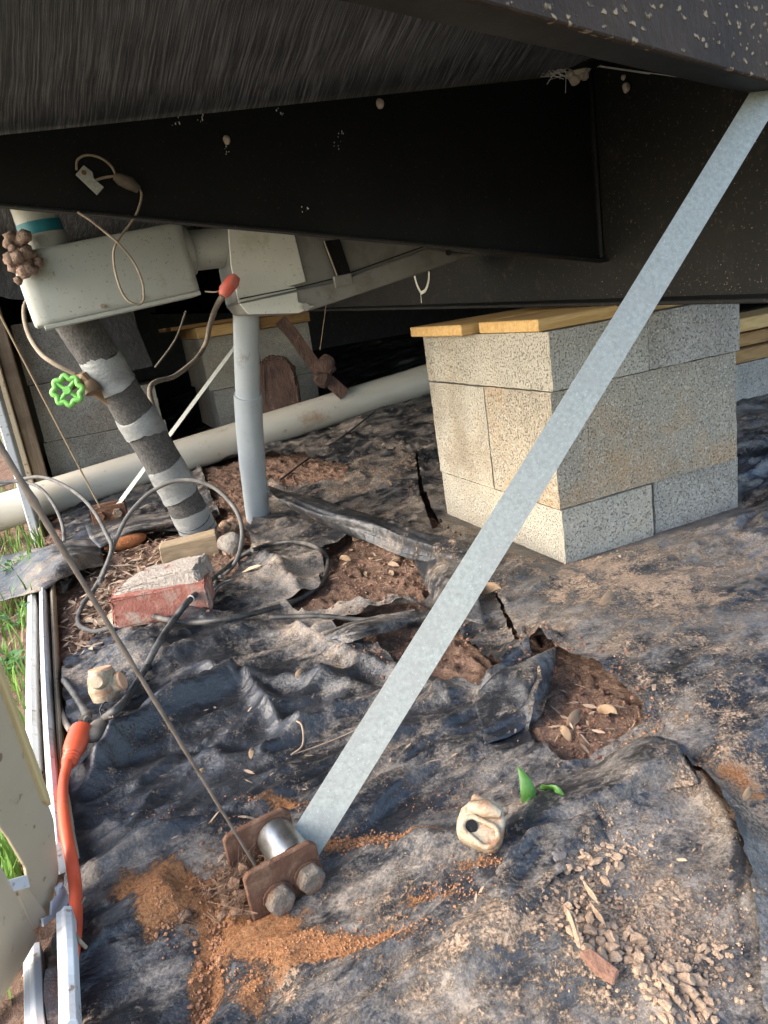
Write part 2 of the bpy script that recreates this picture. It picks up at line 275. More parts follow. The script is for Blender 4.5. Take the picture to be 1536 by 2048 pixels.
# ------------------------------------------------------------------ mesh helpers
def V3(p): return np.array([float(p[0]), float(p[1]), float(p[2])])
def unit(v): v = np.asarray(v, float); return v/(np.linalg.norm(v)+1e-12)
class MB:
    def __init__(s): s.v = []; s.f = []
    def add(s, vs, fs):
        k = len(s.v); s.v += [tuple(map(float, p)) for p in vs]; s.f += [tuple(i+k for i in q) for q in fs]; return s
    def hexa(s, p8): return s.add(p8, [(0, 3, 2, 1), (4, 5, 6, 7), (0, 1, 5, 4), (1, 2, 6, 5), (2, 3, 7, 6), (3, 0, 4, 7)])
    def box(s, lo, hi):
        (a, b, c), (d, e, g) = lo, hi
        return s.hexa([(a, b, c), (d, b, c), (d, e, c), (a, e, c), (a, b, g), (d, b, g), (d, e, g), (a, e, g)])
    def obox(s, c, ax, ay, az, h):      # oriented box: centre, three axes, half sizes
        c = V3(c); ax, ay, az = unit(ax)*h[0], unit(ay)*h[1], unit(az)*h[2]
        return s.hexa([c-ax-ay-az, c+ax-ay-az, c+ax+ay-az, c-ax+ay-az, c-ax-ay+az, c+ax-ay+az, c+ax+ay+az, c-ax+ay+az])
    def tube(s, pts, rad, seg=8, cap=True, close=False, flat=None):
        P = [V3(p) for p in pts]; n = len(P)
        R = rad if hasattr(rad, '__len__') else [rad]*n
        T = [unit(P[min(i+1, n-1)]-P[max(i-1, 0)]) for i in range(n)]
        if close: T = [unit(P[(i+1) % n]-P[i-1]) for i in range(n)]
        a = np.cross(T[0], (0, 0, 1)); 
        if np.linalg.norm(a) < .1: a = np.cross(T[0], (1, 0, 0))
        a = unit(a) if flat is None else unit(np.asarray(flat)-T[0]*np.dot(flat, T[0])); vs = []; fs = []
        for i in range(n):
            a = unit(a-T[i]*np.dot(a, T[i])); b = np.cross(T[i], a)
            ra, rb = R[i] if hasattr(R[i], '__len__') else (R[i], R[i])
            for k in range(seg):
                t = 2*math.pi*k/seg; vs.append(P[i]+a*math.cos(t)*ra+b*math.sin(t)*rb)
        m = n if close else n-1
        for i in range(m):
            for k in range(seg):
                j = (i+1) % n; fs.append((i*seg+k, i*seg+(k+1) % seg, j*seg+(k+1) % seg, j*seg+k))
        if cap and not close: fs += [tuple(range(seg-1, -1, -1)), tuple((n-1)*seg+k for k in range(seg))]
        return s.add(vs, fs)
    def cyl(s, p0, p1, r0, r1=None, seg=24): return s.tube([p0, p1], [r0, r0 if r1 is None else r1], seg)
    def ribbon(s, pts, wid, wdir, th):   # strap: rectangular section along pts
        P = [V3(p) for p in pts]; n = len(P); vs = []; fs = []
        for i in range(n):
            T = unit(P[min(i+1, n-1)]-P[max(i-1, 0)])
            wd = wdir[i] if isinstance(wdir, list) else wdir
            wd = unit(np.asarray(wd, float)-T*np.dot(wd, T)); nn = np.cross(T, wd)
            wi = wid[i] if hasattr(wid, '__len__') else wid
            for a, b in ((-1, -1), (1, -1), (1, 1), (-1, 1)): vs.append(P[i]+wd*wi/2*a+nn*th/2*b)
        for i in range(n-1):
            for k in range(4): fs.append((i*4+k, i*4+(k+1) % 4, i*4+4+(k+1) % 4, i*4+4+k))
        fs += [(3, 2, 1, 0), tuple((n-1)*4+k for k in range(4))]
        return s.add(vs, fs)
    def prism(s, poly, d):               # closed polygon of 3D points pushed along d
        P = [V3(p) for p in poly]; d = np.asarray(d, float); n = len(P)
        return s.add(P+[p+d for p in P], [tuple(range(n-1, -1, -1)), tuple(range(n, 2*n))]+[(i, (i+1) % n, n+(i+1) % n, n+i) for i in range(n)])
    def rock(s, c, r, seed=0, sub=2, rough=.35, sq=(1, 1, .7), rz=None, ncut=7, cut=(.62, .95)):
        bm = bmesh.new(); bmesh.ops.create_icosphere(bm, subdivisions=sub, radius=1)
        q = random.Random(seed); pl = []
        for _ in range(ncut):
            d = unit((q.gauss(0, 1), q.gauss(0, 1), q.gauss(0, 1))); pl.append((d, q.uniform(*cut)))
        a = q.uniform(0, 6.28) if rz is None else rz; ca, sa = math.cos(a), math.sin(a); vs = []
        for v in bm.verts:
            p = np.array(v.co)
            for d, h in pl:
                e = p@d-h
                if e > 0: p = p-d*e
            p = p*(1+rough*(q.random()-.5)*.35)*np.array(sq)
            p = np.array([p[0]*ca-p[1]*sa, p[0]*sa+p[1]*ca, p[2]]); vs.append(V3(c)+p*r)
        fs = [tuple(v.index for v in f.verts) for f in bm.faces]; bm.free()
        return s.add(vs, fs)
WL = {}
def obj(name, mb, mat, parent=None, base=None, smooth=None, bevel=0, seg=1, sub=0, rough=0, attrs=None):
    vs = np.array(mb.v); 
    org = WL[parent.name] if parent else (V3(base) if base is not None else np.array([vs[:, 0].mean(), vs[:, 1].mean(), vs[:, 2].min()]))
    me = bpy.data.meshes.new(name); me.from_pydata((vs-org).tolist(), [], mb.f)
    if attrs:
        for k, a in attrs.items():
            q = me.attributes.new(k, 'FLOAT', 'POINT'); q.data.foreach_set('value', np.asarray(a, np.float32))
    if bevel or sub:
        bm = bmesh.new(); bm.from_mesh(me); bmesh.ops.recalc_face_normals(bm, faces=bm.faces)
        if bevel:
            ed = [e for e in bm.edges if len(e.link_faces) == 2 and e.calc_face_angle(0) > .6]
            bmesh.ops.bevel(bm, geom=ed, offset=bevel, segments=seg, affect='EDGES', profile=.5)
        if sub: bmesh.ops.subdivide_edges(bm, edges=bm.edges[:], cuts=sub, use_grid_fill=True)
        if rough:
            q = random.Random(len(bm.verts)+int(1e4*abs(org[0]+org[1])))
            for v in bm.verts:
                v.co += Vector((q.uniform(-1, 1), q.uniform(-1, 1), q.uniform(-1, 1)))*rough
        bm.to_mesh(me); bm.free()
    elif len(mb.f) < 20000:
        bm = bmesh.new(); bm.from_mesh(me); bmesh.ops.recalc_face_normals(bm, faces=bm.faces); bm.to_mesh(me); bm.free()
    me.materials.append(MT[mat])
    if smooth is not None:
        me.shade_smooth()
        if smooth < 3.1: me.set_sharp_from_angle(angle=smooth)
    o = bpy.data.objects.new(name, me); COL.objects.link(o)
    if parent: o.parent = parent
    else: o.location = org
    WL[o.name] = org
    return o
def thing(name, label, cat, base, group=None):
    o = bpy.data.objects.new(name, None); COL.objects.link(o); o.location = V3(base); o.empty_display_size = .02
    WL[o.name] = V3(base); return tag(o, label, cat, group)
def tag(o, label, cat, group=None, kind=None):
    if label: o['label'] = label
    if cat: o['category'] = cat
    if group: o['group'] = group
    if kind: o['kind'] = kind
    return o
def struct(o): o['kind'] = 'structure'; return o
def spline(pts, n=8):
    P = [V3(p) for p in pts]; P = [2*P[0]-P[1]]+P+[2*P[-1]-P[-2]]; out = []
    for i in range(1, len(P)-2):
        a, b, c, d = P[i-1:i+3]
        for k in range(n):
            t = k/n; out.append(.5*((2*b)+(c-a)*t+(2*a-5*b+4*c-d)*t*t+(3*b-a-3*c+d)*t**3))
    return out+[P[-2]]
S30 = math.radians(35)

# ================================================================== THE GROUND
XS = np.concatenate([np.linspace(-2.2, -.86, 50)[:-1], np.arange(-.86, .62, .0038), np.linspace(.62, 2.6, 90)[1:]])
ys = [-1.6]
while ys[-1] < 4.2:
    y = ys[-1]; ys.append(y + (.03 if y < -.86 else min(.05, .0034 + max(0, y+.3)*.0052)))
YS = np.array(ys); GX, GY = np.meshgrid(XS, YS)
def W(pts): return [onz(x, y)[:2] for x, y in pts]
PU, PV = project(GX, GY, 0*GX)
g0 = sst(.5, 1.5, GY)*(.094*np.clip(GX, -1.0, 1.2)+.025) + (fbm(GX*2.3, GY*2.3, 3, 5)-.5)*.03*sst(.06, .25, np.hypot(np.maximum(0, np.abs(GX-.2)-.2), np.maximum(0, np.abs(GY-.2)-.22)))
g0 -= .03*sst(-.80, -.92, GX)                       # falls away outside the skirting
# wrinkles and folds of the film
wx = GX+.05*(fbm(GX*5, GY*5, 3, 21)-.5); wy = GY+.05*(fbm(GX*5, GY*5, 3, 31)-.5)
def ridge(a, b, s, p=1.6): n = 1-np.abs(2*fbm(a, b, 3, s)-1)*1.9; return np.clip(n, 0, 1)**p
wr = .016*ridge(wx*3.2+.6*wy, wy*9-1.2*wx, 41) + .009*ridge(wx*7+2*wy, wy*20-3*wx, 51, 2.) + .007*(fbm(wx*14, wy*18, 3, 61)-.5) + .0075*ridge(wx*2.6+2*wy, wy*17-4*wx, 151, 3.5) + .003*ridge(wx*6+3*wy, wy*40-10*wx, 161, 3.) - .004
calm = sst(.0, .10, np.hypot(np.maximum(0, np.abs(GX-.2)-.2), np.maximum(0, np.abs(GY-.2)-.22)))
side = sst(950, 1150, PU)*sst(1050, 1150, PV)        # the sheet by the pier lies flatter
wr = wr*(1-.6*side)*(.1+.9*calm)
RID = [  # px polyline, height, half width, asymmetry
 ([(150,1600),(250,1495),(335,1440),(460,1372),(492,1362)], .032, .016), ([(492,1362),(530,1405),(560,1450),(640,1462)], .016, .012),
 ([(380,1345),(520,1372),(640,1368),(760,1395)], .016, .014), ([(600,1300),(690,1258),(790,1236),(862,1232)], .020, .014),
 ([(240,1660),(440,1580),(640,1520),(860,1440),(960,1400)], .010, .014), ([(170,1760),(300,1690),(470,1640)], .010, .012),
 ([(640,1775),(800,1720),(960,1725),(1085,1728)], .014, .018), ([(1000,1745),(1090,1660),(1200,1615),(1330,1570),(1400,1560)], .018, .02),
 ([(960,1405),(1050,1335),(1112,1298)], .024, .016), ([(1112,1298),(1085,1380),(1065,1450)], .012, .010),
 ([(540,1240),(640,1290),(720,1330),(850,1370),(930,1430)], .014, .013), ([(500,1090),(560,1140),(600,1200)], .016, .018),
 ([(1010,1200),(1150,1165),(1330,1120),(1480,1090)], .008, .03), ([(1080,1290),(1250,1200),(1400,1150)], .010, .03),
 ([(1380,1560),(1440,1640),(1490,1760),(1505,1880)], .012, .012), ([(860,1960),(1050,1900),(1250,1985),(1400,2040)], .012, .03),
 ([(200,1900),(270,1850),(380,1800)], .010, .016), ([(170,1240),(260,1255),(400,1262),(520,1290)], .018, .022),
 ([(560,905),(700,905),(850,925)], .010, .02), ([(600,860),(760,850),(850,840)], .010, .02), ([(660,1060),(760,1075),(880,1110)], .012, .015)]
ext = np.zeros(GX.shape)
for pl, h, wd in RID:
    d, tt = pdist(GX+.006*(fbm(GX*30, GY*30, 2, 71)-.5), GY+.006*(fbm(GX*30, GY*30, 2, 72)-.5), W(pl))
    ext = np.maximum(ext, h*np.exp(-(d/wd)**1.5)*np.clip(8*tt, .2, 1)*np.clip(8*(1-tt), .2, 1))
for px, py, r, h in ((300,1320,.10,.030), (230,1760,.10,.012), (1330,1330,.16,.016), (820,1880,.10,.016), (1250,1700,.10,.020), (540,1170,.07,.018), (1150,1960,.09,.012)):
    x0, y0, _ = onz(px, py); ext = ext+h*np.exp(-((GX-x0)**2+(GY-y0)**2)/r**2)
for pl, h, wd in (([(180,1712),(300,1672),(440,1632),(600,1606),(660,1590)], .010, .009), ([(250,1530),(330,1500),(500,1490),(640,1470)], .008, .012), ([(1190,1530),(1300,1540),(1400,1545)], .010, .012), ([(455,1780),(430,1880),(395,2048)], .010, .012), ([(1010,1700),(1090,1640)], .012, .012)):
    d, tt = pdist(GX, GY, W(pl)); ext = ext-h*np.exp(-(d/wd)**2)
PZ = g0+wr+ext*(.15+.85*calm)
ax0, ay0, _ = onz(560, 1745); an_ = np.exp(-((GX-ax0)**2+(GY-ay0)**2)/.085**2); PZ = PZ*(1-an_)+np.minimum(PZ, -.002)*an_
# torn openings, in the photograph's pixels
HOLES = [[(175,1125),(215,1095),(290,1072),(390,1052),(450,1030),(470,1045),(500,1075),(505,1100),(470,1150),(430,1190),(400,1225),(330,1245),(240,1250),(160,1300),(100,1330),(90,1240),(140,1180)],
 [(650,1105),(720,1060),(800,1080),(850,1110),(870,1150),(878,1195),(840,1222),(760,1215),(690,1215),(610,1232),(560,1222),(640,1180)],
 [(655,1262),(700,1245),(850,1234),(885,1240),(930,1285),(985,1340),(1010,1372),(960,1392),(880,1362),(800,1345),(760,1305)],
 [(1058,1315),(1100,1290),(1160,1330),(1290,1420),(1300,1470),(1240,1490),(1180,1520),(1130,1540),(1070,1500),(1058,1450),(1090,1400)],
 [(985,1180),(1015,1200),(1075,1310),(1110,1330),(1065,1330),(1030,1290)],
 [(400,935),(480,925),(600,930),(705,950),(690,975),(610,985),(520,972),(520,1020),(500,1060),(450,1050),(420,990)],
 [(835,925),(850,925),(860,1000),(885,1060),(865,1060),(840,1000)]]
s1 = np.full(GX.shape, 1.)
rag = .006*(fbm(GX*60, GY*60, 3, 81)-.5)
for hp in HOLES: s1 = np.minimum(s1, -polysd(GX, GY, W(hp))+rag)
left = W([(135,2048),(150,1800),(140,1600),(125,1420),(120,1330),(60,1250)])
s1 = np.minimum(s1, (GX+.795)+rag*1.5+.02*sst(-.2, -.45, GY))
edge = [(700,905),(790,925),(838,935),(850,1000),(895,1070),(940,1115),(985,1190),(1030,1265),(1062,1310),(1130,1330),(1205,1370),(1288,1440),(1285,1500),(1350,1545),(1420,1600),(1466,1690),(1500,1800),(1518,1930),(1530,2048)]
sh2 = [tuple(q) for q in W(edge)]+[(-.33, -1.2), (2.4, -1.2), (2.4, 3.9), (.35, 3.9)]
s2 = polysd(GX, GY, sh2)+rag
# soil
ho = sst(.004, -.010, s1)
cr_ = (fbm(GX*22, GY*22, 5, 91, .6)-.5)
SZ = np.where(s1 > .012, np.minimum(PZ-.010, g0+.5*ext), g0+.35*ext+.004) - .010 + .018*cr_*(.3+.7*ho) + .010*ridge(GX*26, GY*26, 95, 2.5)*ho
SZ = np.minimum(SZ, np.where(s1 > 0, PZ-.006, 1e3))
curl = .009*np.exp(-(np.clip(s1, 0, 1)/.016)**1.2)*sst(.35, .7, fbm(GX*14, GY*14, 2, 97))
PZ1 = PZ+curl
PZ2 = np.maximum(PZ, SZ+.004)+.005+.008*np.exp(-(np.clip(s2, 0, 1)/.014)**1.2)*sst(.3, .65, fbm(GX*12, GY*12, 2, 99))
pierd = np.hypot(np.maximum(0, np.abs(GX-.2)-.2), np.maximum(0, np.abs(GY-.21)-.21))
fl = sst(.0, .05, pierd); PZ2 = PZ2*fl+(-.004)*(1-fl)+.004*fl*(1-fl); PZ1 = PZ1*fl+(-.012)*(1-fl); SZ = np.minimum(SZ, PZ1-.004)*fl+(-.02)*(1-fl)
outside = GX < -.86
SZ = np.where(outside, g0-.015+.012*cr_, SZ)
edgefall = np.maximum(sst(-1.9, -2.2, GX), np.maximum(sst(-1.4, -1.6, GY), np.maximum(sst(2.3, 2.6, GX), sst(3.9, 4.2, GY))))
SZ = SZ*(1-edgefall)-.13*edgefall
# stains on film and soil (where the photograph shows dust, tan silt and orange clay)
def blobs(L, base=0.):
    a = np.full(GX.shape, base)
    for px, py, rx, ry, k in L: a = a+k*np.exp(-(((PU-px)/rx)**2+((PV-py)/ry)**2))
    return a
dust = blobs([(1250,1300,350,300,.30),(1350,1750,250,250,.28),(800,1900,400,170,.28),(520,1200,160,70,.35),(760,1010,200,80,.2),(650,1290,120,60,.25),(900,870,250,60,.12),(560,1100,80,60,.3),(760,1420,160,50,.2),(300,1950,90,60,.25),(1060,1680,60,30,-.3),(1090,1470,90,60,-.25),(420,1500,180,70,-.15),(240,1500,90,120,-.2),(1480,1740,14,130,-.6),(1010,1340,70,50,-.3),(900,1440,80,60,-.15),(500,1400,330,110,-.22),(330,1580,220,90,-.18),(560,1230,160,60,.12),(250,1900,120,120,-.12),(760,1800,140,30,-.15)], .36)
grime = blobs([(1200,1170,260,60,.50),(1330,1420,260,160,.22),(1430,1560,90,70,.45),(1500,1640,60,60,.4),(1200,1700,120,50,.35),(1000,1900,350,120,.24),(1250,1880,200,150,.25),(700,1960,300,80,.22),(620,960,160,40,.4),(820,960,90,50,.3),(440,1690,140,30,.25),(850,1560,220,30,.3),(1150,1420,120,60,.2),(500,1205,120,30,.3),(760,1330,120,40,.2),(1090,1340,50,50,.2),(1350,1250,250,120,.2),(1350,1900,250,150,.15),(650,1820,150,80,.12),(450,1950,120,80,.15),(1100,1900,400,150,.12),(1300,1250,300,200,.10)], .10)
clay = blobs([(340,1790,45,70,.75),(300,1860,40,70,.45),(250,1770,60,40,.3),(470,1790,75,45,.55),(430,1880,22,90,.8),(400,1990,28,80,.9),(500,2000,55,60,.5),(520,1860,70,60,.6),(620,1910,90,28,.6),(760,1905,110,26,.6),(880,1830,90,22,.55),(980,1775,110,16,.5),(720,1690,120,22,.75),(850,1690,80,16,.5),(560,1600,110,14,.55),(360,1655,150,12,.4),(1010,1690,60,20,.3),(1450,1570,70,35,.42),(1380,1510,50,30,.35),(1510,1620,50,30,.35),(1260,1480,80,50,.2),(900,1580,150,22,.25),(330,1090,120,30,.2),(450,1800,260,170,.20),(280,1790,110,40,.25),(560,1880,120,70,.22),(750,1900,260,80,.14),(1400,1600,160,120,.12),(560,1680,120,40,.15)], -.02)
dust = dust+.75*(fbm(GX*5.5, GY*8, 3, 111)-.5); clay = np.where(GY > 1.2, 0, clay); grime = np.where(GY > 1.6, 0, grime)
def clip_sheet(Z, sd, mb, at_names, arrs, maxx=1e9):
    ny, nx = sd.shape; ins = sd > 0
    full = ins[:-1, :-1] & ins[1:, :-1] & ins[:-1, 1:] & ins[1:, 1:]
    anyi = (ins[:-1, :-1] | ins[1:, :-1] | ins[:-1, 1:] | ins[1:, 1:]) & ~full
    idx = np.full(sd.shape, -1, np.int64); use = np.zeros(sd.shape, bool)
    for m in (full, anyi):
        a, b = np.nonzero(m)
        for da in (0, 1):
            for db in (0, 1): use[a+da, b+db] |= ins[a+da, b+db]
    n = use.sum(); idx[use] = np.arange(n)
    vs = list(zip(GX[use].tolist(), GY[use].tolist(), Z[use].tolist())); A = [arr[use].tolist() for arr in arrs]
    a, b = np.nonzero(full)
    fs = np.stack([idx[a, b], idx[a, b+1], idx[a+1, b+1], idx[a+1, b]], 1).tolist()
    em = {}
    def ev(p, q):
        k = (p, q) if p < q else (q, p)
        if k not in em:
            t = sd[p]/(sd[p]-sd[q]); em[k] = len(vs)
            vs.append(tuple((1-t)*M[p]+t*M[q] for M in (GX, GY, Z)))
            for arr, L in zip(arrs, A): L.append((1-t)*arr[p]+t*arr[q])
        return em[k]
    for i, j in zip(*np.nonzero(anyi)):
        c = [(i, j), (i, j+1), (i+1, j+1), (i+1, j)]; poly = []
        for k in range(4):
            p, q = c[k], c[(k+1) % 4]
            if ins[p]: poly.append(int(idx[p]))
            if ins[p] != ins[q]: poly.append(ev(p, q))
        if len(poly) >= 3: fs.append(poly)
    mb.v = vs; mb.f = fs
    return dict(zip(at_names, A))
mb = MB(); ny, nx = GX.shape
ii = np.arange(ny*nx).reshape(ny, nx)
mb.v = np.stack([GX.ravel(), GY.ravel(), SZ.ravel()], 1).tolist()
mb.f = np.stack([ii[:-1, :-1].ravel(), ii[:-1, 1:].ravel(), ii[1:, 1:].ravel(), ii[1:, :-1].ravel()], 1).tolist()
struct(obj('ground', mb, 'soil', base=(0, 0, 0), smooth=4, attrs={'clay': np.clip(clay, 0, 1).ravel()}))
s1v = np.minimum(s1, np.minimum(.012-s2+.03, 1.))      # tucked a little way under the other sheet
s1v = np.minimum(s1v, np.minimum(GY+1.25, .9-GX))
mb = MB(); A = clip_sheet(PZ1, s1v, mb, ('dust', 'clay', 'grime'), (dust, clay, grime))
o = obj('plastic_sheet', mb, 'plastic_film', base=(0, 0, 0), smooth=4, attrs=A)
tag(o, 'wrinkled torn black plastic sheet with orange clay around the ground anchor', 'plastic sheet')
s2v = np.minimum(s2, np.minimum(2.2-GX, GY+1.15))
mb = MB(); A = clip_sheet(PZ2, s2v, mb, ('dust', 'clay', 'grime'), (dust, clay, grime))
o = obj('plastic_sheet', mb, 'plastic_film', base=(0, 0, 0), smooth=4, attrs=A)
tag(o, 'dusty flat black plastic sheet under the concrete block pier', 'plastic sheet')
TOP = np.where(s2 > 0, np.maximum(PZ2, PZ1), np.where(s1 > 0, PZ1, SZ)); TOP = np.maximum(TOP, SZ)
def ground_h(x, y):
    i = int(np.clip(np.searchsorted(YS, y)-1, 0, len(YS)-2)); j = int(np.clip(np.searchsorted(XS, x)-1, 0, len(XS)-2))
    t = min(1, max(0, (y-YS[i])/(YS[i+1]-YS[i]))); s = min(1, max(0, (x-XS[j])/(XS[j+1]-XS[j])))
    return float((TOP[i, j]*(1-s)+TOP[i, j+1]*s)*(1-t)+(TOP[i+1, j]*(1-s)+TOP[i+1, j+1]*s)*t)
def G(px, py, dz=0.):            # where the pixel's ray meets the ground, lifted by dz
    lo = .35; d = ray(px, py); p = CAM; k = .3
    while k < 6:
        p = CAM+d*k
        if p[2] <= ground_h(p[0], p[1])+dz: break
        k += .006
    for _ in range(6):
        z = ground_h(p[0], p[1])+dz; k += (z-p[2])/d[2]*.7; p = CAM+d*k
    return p
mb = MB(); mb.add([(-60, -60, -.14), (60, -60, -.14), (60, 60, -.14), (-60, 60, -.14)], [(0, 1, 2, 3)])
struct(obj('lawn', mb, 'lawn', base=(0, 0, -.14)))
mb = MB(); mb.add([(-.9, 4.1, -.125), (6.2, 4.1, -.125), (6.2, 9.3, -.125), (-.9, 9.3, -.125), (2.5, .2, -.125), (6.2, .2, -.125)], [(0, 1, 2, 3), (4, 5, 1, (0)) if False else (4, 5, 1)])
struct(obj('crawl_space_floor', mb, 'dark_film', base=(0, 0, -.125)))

# ================================================================== THE HOUSE ABOVE
def zc(x, y): return .757+.053*x+.034*y            # underside of the floor
def zb(y): return .399+.034*y                      # underside of the main beam
ZR = .615
RA = onz(960, 0, ZR)[:2]; RB = onz(1536, 160, ZR)[:2]; rd = unit(np.array([*(RB-RA), 0]))
R0 = np.array([*RA, 0])-rd*.55; R1 = np.array([*RA, 0])+rd*2.6; rn = np.array([-rd[1], rd[0], 0])
mb = MB(); N = 40
poly = [(-.90, float(R0[1]+(-.90-R0[0])*rd[1]/rd[0])), (R1[0], R1[1]), (6.2, R1[1]), (6.2, 9.3), (-.90, 9.3)]
mb.prism([(x, y, zc(x, y)) for x, y in poly], (0, 0, .03))
struct(obj('ceiling', mb, 'brushed_coating', base=(0, 0, .757)))
# house end wall stands on the rim board
o = thing('rim_board', 'dark rim board with pale flecks along the edge of the floor', 'board', (R0[0], R0[1], ZR))
mb = MB(); a = R0-rd*.0; b = R1
mb.prism([(*a[:2], ZR), (*b[:2], ZR), (*b[:2], .86), (*a[:2], .86)], rn*.006); obj('facing', mb, 'rim_board', o, bevel=.001)
mb = MB().prism([(*(a+rn*.0065)[:2], ZR+.002), (*(b+rn*.0065)[:2], ZR+.002), (*(b+rn*.0065)[:2], .86), (*(a+rn*.0065)[:2], .86)], rn*.03); obj('plank', mb, 'black_steel', o)  # backing coloured black so the board's underside looks shaded
# main steel beam
o = thing('steel_beam', 'long black steel I-beam resting on the concrete block pier', 'beam', (.2, .2, zb(.2)))
y0, y1 = -.36, 6.0
def ybox(x0, x1, za, zb_, top=False):
    m = MB(); f0 = zc(.2, y0) if top else zb(y0); f1 = zc(.2, y1) if top else zb(y1)
    return m.hexa([(x0, y0, f0+za), (x1, y0, f0+za), (x1, y1, f1+za), (x0, y1, f1+za), (x0, y0, f0+zb_), (x1, y0, f0+zb_), (x1, y1, f1+zb_), (x0, y1, f1+zb_)])
m = MB(); m.hexa([(.197, y0, zb(y0)+.007), (.203, y0, zb(y0)+.007), (.203, y1, zb(y1)+.007), (.197, y1, zb(y1)+.007), (.197, y0, zc(.2, y0)-.007), (.203, y0, zc(.2, y0)-.007), (.203, y1, zc(.2, y1)-.007), (.197, y1, zc(.2, y1)-.007)])
obj('web', m, 'web_steel', o)
fl_ = obj('bottom_flange', ybox(.148, .252, 0, .007), 'web_steel', o, bevel=.0015)
obj('top_flange', ybox(.148, .252, -.0075, -.0005, True), 'black_steel', o, bevel=.0015)
m = MB()
for px, py, l in ((828, 520, .0), (0, 0, 0)):
    break
def drip(pts, r):
    q = [onx(x, y, .1955) for x, y in pts]; return MB().tube(spline(q, 4), r, 6, flat=(0, 1, 0))
# the two run-down strokes of pale paint on the web
m = drip([(829,552),(834,570),(841,584)], [(.0042, .001)]*9); m2 = drip([(858,543),(857,562),(851,580),(842,586)], [(.0042, .001)]*13)
m.add(m2.v, m2.f); m3 = drip([(841,582),(842,594),(843,606)], [(.0012, .0008)]*9); m.add(m3.v, m3.f)
obj('paint_run', m, 'paint_drip', o, smooth=1.)
# rust scale and dried specks on web and flange
q = random.Random(3); m = MB()
for k in range(90):
    px, py = q.uniform(1200, 1536), q.uniform(200, 575)
    if q.random() < .5: py = q.uniform(555, 590)
    p = onx(px, py, .1965); r = q.uniform(.0002, .0006)
    if p[2] < zb(p[1])+.008 or p[2] > zc(.2, p[1])-.01: continue
    m.rock(p, r, k, 1, .5, (1, q.uniform(1, 2.5), .8))
s_ = obj('dried_specks', m, 'egg_sac', o); s_['kind'] = 'stuff'
# outrigger
o = thing('outrigger', 'black tapered steel outrigger plate hanging in front of the electrical fittings', 'bracket', (.19, .1, .475))
def zo(x): return .475+(x-.188)*(.644-.475)/(-.711-.188)
xl, xr = -.87, .193
m = MB().prism([(xl, .100, zo(xl)), (xr, .100, zo(xr)), (xr, .100, zc(xr, .1)-.008), (xl, .100, zc(xl, .1)-.002)], (0, .005, 0)); obj('web_plate', m, 'black_steel', o)
m = MB().hexa([(xl, .083, zo(xl)-.004), (xr, .083, zo(xr)-.004), (xr, .105, zo(xr)-.004), (xl, .105, zo(xl)-.004), (xl, .083, zo(xl)-.0005), (xr, .083, zo(xr)-.0005), (xr, .105, zo(xr)-.0005), (xl, .105, zo(xl)-.0005)])
obj('bottom_lip', m, 'web_steel', o, bevel=.001)
m = MB().tube([(xr, .097, zo(xr)+.004), (xr, .097, zc(xr, .1)-.012)], .005, 6); obj('weld', m, 'black_steel', o)

# ================================================================== THE PIER
def block(lo, hi, mat, label, rz=0., group=None, rough=.0011):
    lo, hi = V3(lo), V3(hi); c = (lo+hi)/2
    m = MB().box(lo-c, hi-c); me_o = None
    d = hi-lo; n = np.maximum(2, (d/.014).astype(int))
    m = MB(); # six subdivided faces welded by bmesh
    bm = bmesh.new()
    def face(o_, u, v, nu, nv):
        g = [[bm.verts.new(Vector(o_+u*i/nu+v*j/nv)) for j in range(nv+1)] for i in range(nu+1)]
        for i in range(nu):
            for j in range(nv): bm.faces.new((g[i][j], g[i+1][j], g[i+1][j+1], g[i][j+1]))
    ex, ey, ez = np.diag(d); l = lo-c
    face(l, ey, ex, n[1], n[0]); face(l+ez, ex, ey, n[0], n[1]); face(l, ex, ez, n[0], n[2]); face(l+ey, ez, ex, n[2], n[0]); face(l, ez, ey, n[2], n[1]); face(l+ex, ey, ez, n[1], n[2])
    bmesh.ops.remove_doubles(bm, verts=bm.verts, dist=1e-5)
    q = random.Random(int(abs(c[0]*1e4+c[1]*1e3+c[2]*1e5))); hd = d/2
    for v in bm.verts:
        p = np.array(v.co); ed = sorted(hd-np.abs(p)); w_ = 1.
        k = (ed[0] < 1e-4)+(ed[1] < 1e-4)+(ed[2] < 1e-4)
        if k >= 2: p = p-np.sign(p)*np.where(hd-np.abs(p) < 1e-4, q.uniform(.0004, .0042 if q.random() < .35 else .0022), 0)
        p = p+np.array([q.uniform(-1, 1) for _ in range(3)])*rough*.6
        v.co = Vector((p[0]*math.cos(rz)-p[1]*math.sin(rz), p[0]*math.sin(rz)+p[1]*math.cos(rz), p[2]))
    bmesh.ops.recalc_face_normals(bm, faces=bm.faces)
    me = bpy.data.meshes.new('concrete_block'); 
    for v in bm.verts: v.co.z += hd[2]
    bm.to_mesh(me); bm.free(); me.materials.append(MT[mat]); me.shade_smooth(); me.set_sharp_from_angle(angle=.7)
    o = bpy.data.objects.new('concrete_block', me); COL.objects.link(o); o.location = c-np.array([0, 0, hd[2]]); WL[o.name] = np.array(o.location)
    return tag(o, label, 'concrete block', group)
block((0, -.002, -.006), (.190, .418, .090), 'concrete_pale', 'flat concrete block at the near bottom corner of the main pier')
block((.2005, .004, -.006), (.400, .420, .093), 'concrete_grey', 'flat concrete block in the bottom course beside the narrow dark gap')
block((-.002, .001, .0925), (.396, .201, .286), 'concrete_tan', 'tall tan stained concrete block in the middle course facing the strap', .004)
block((-.003, .2015, .0925), (.394, .418, .285), 'concrete_pale', 'tall pale grey concrete block in the middle course behind the tan one', -.003)
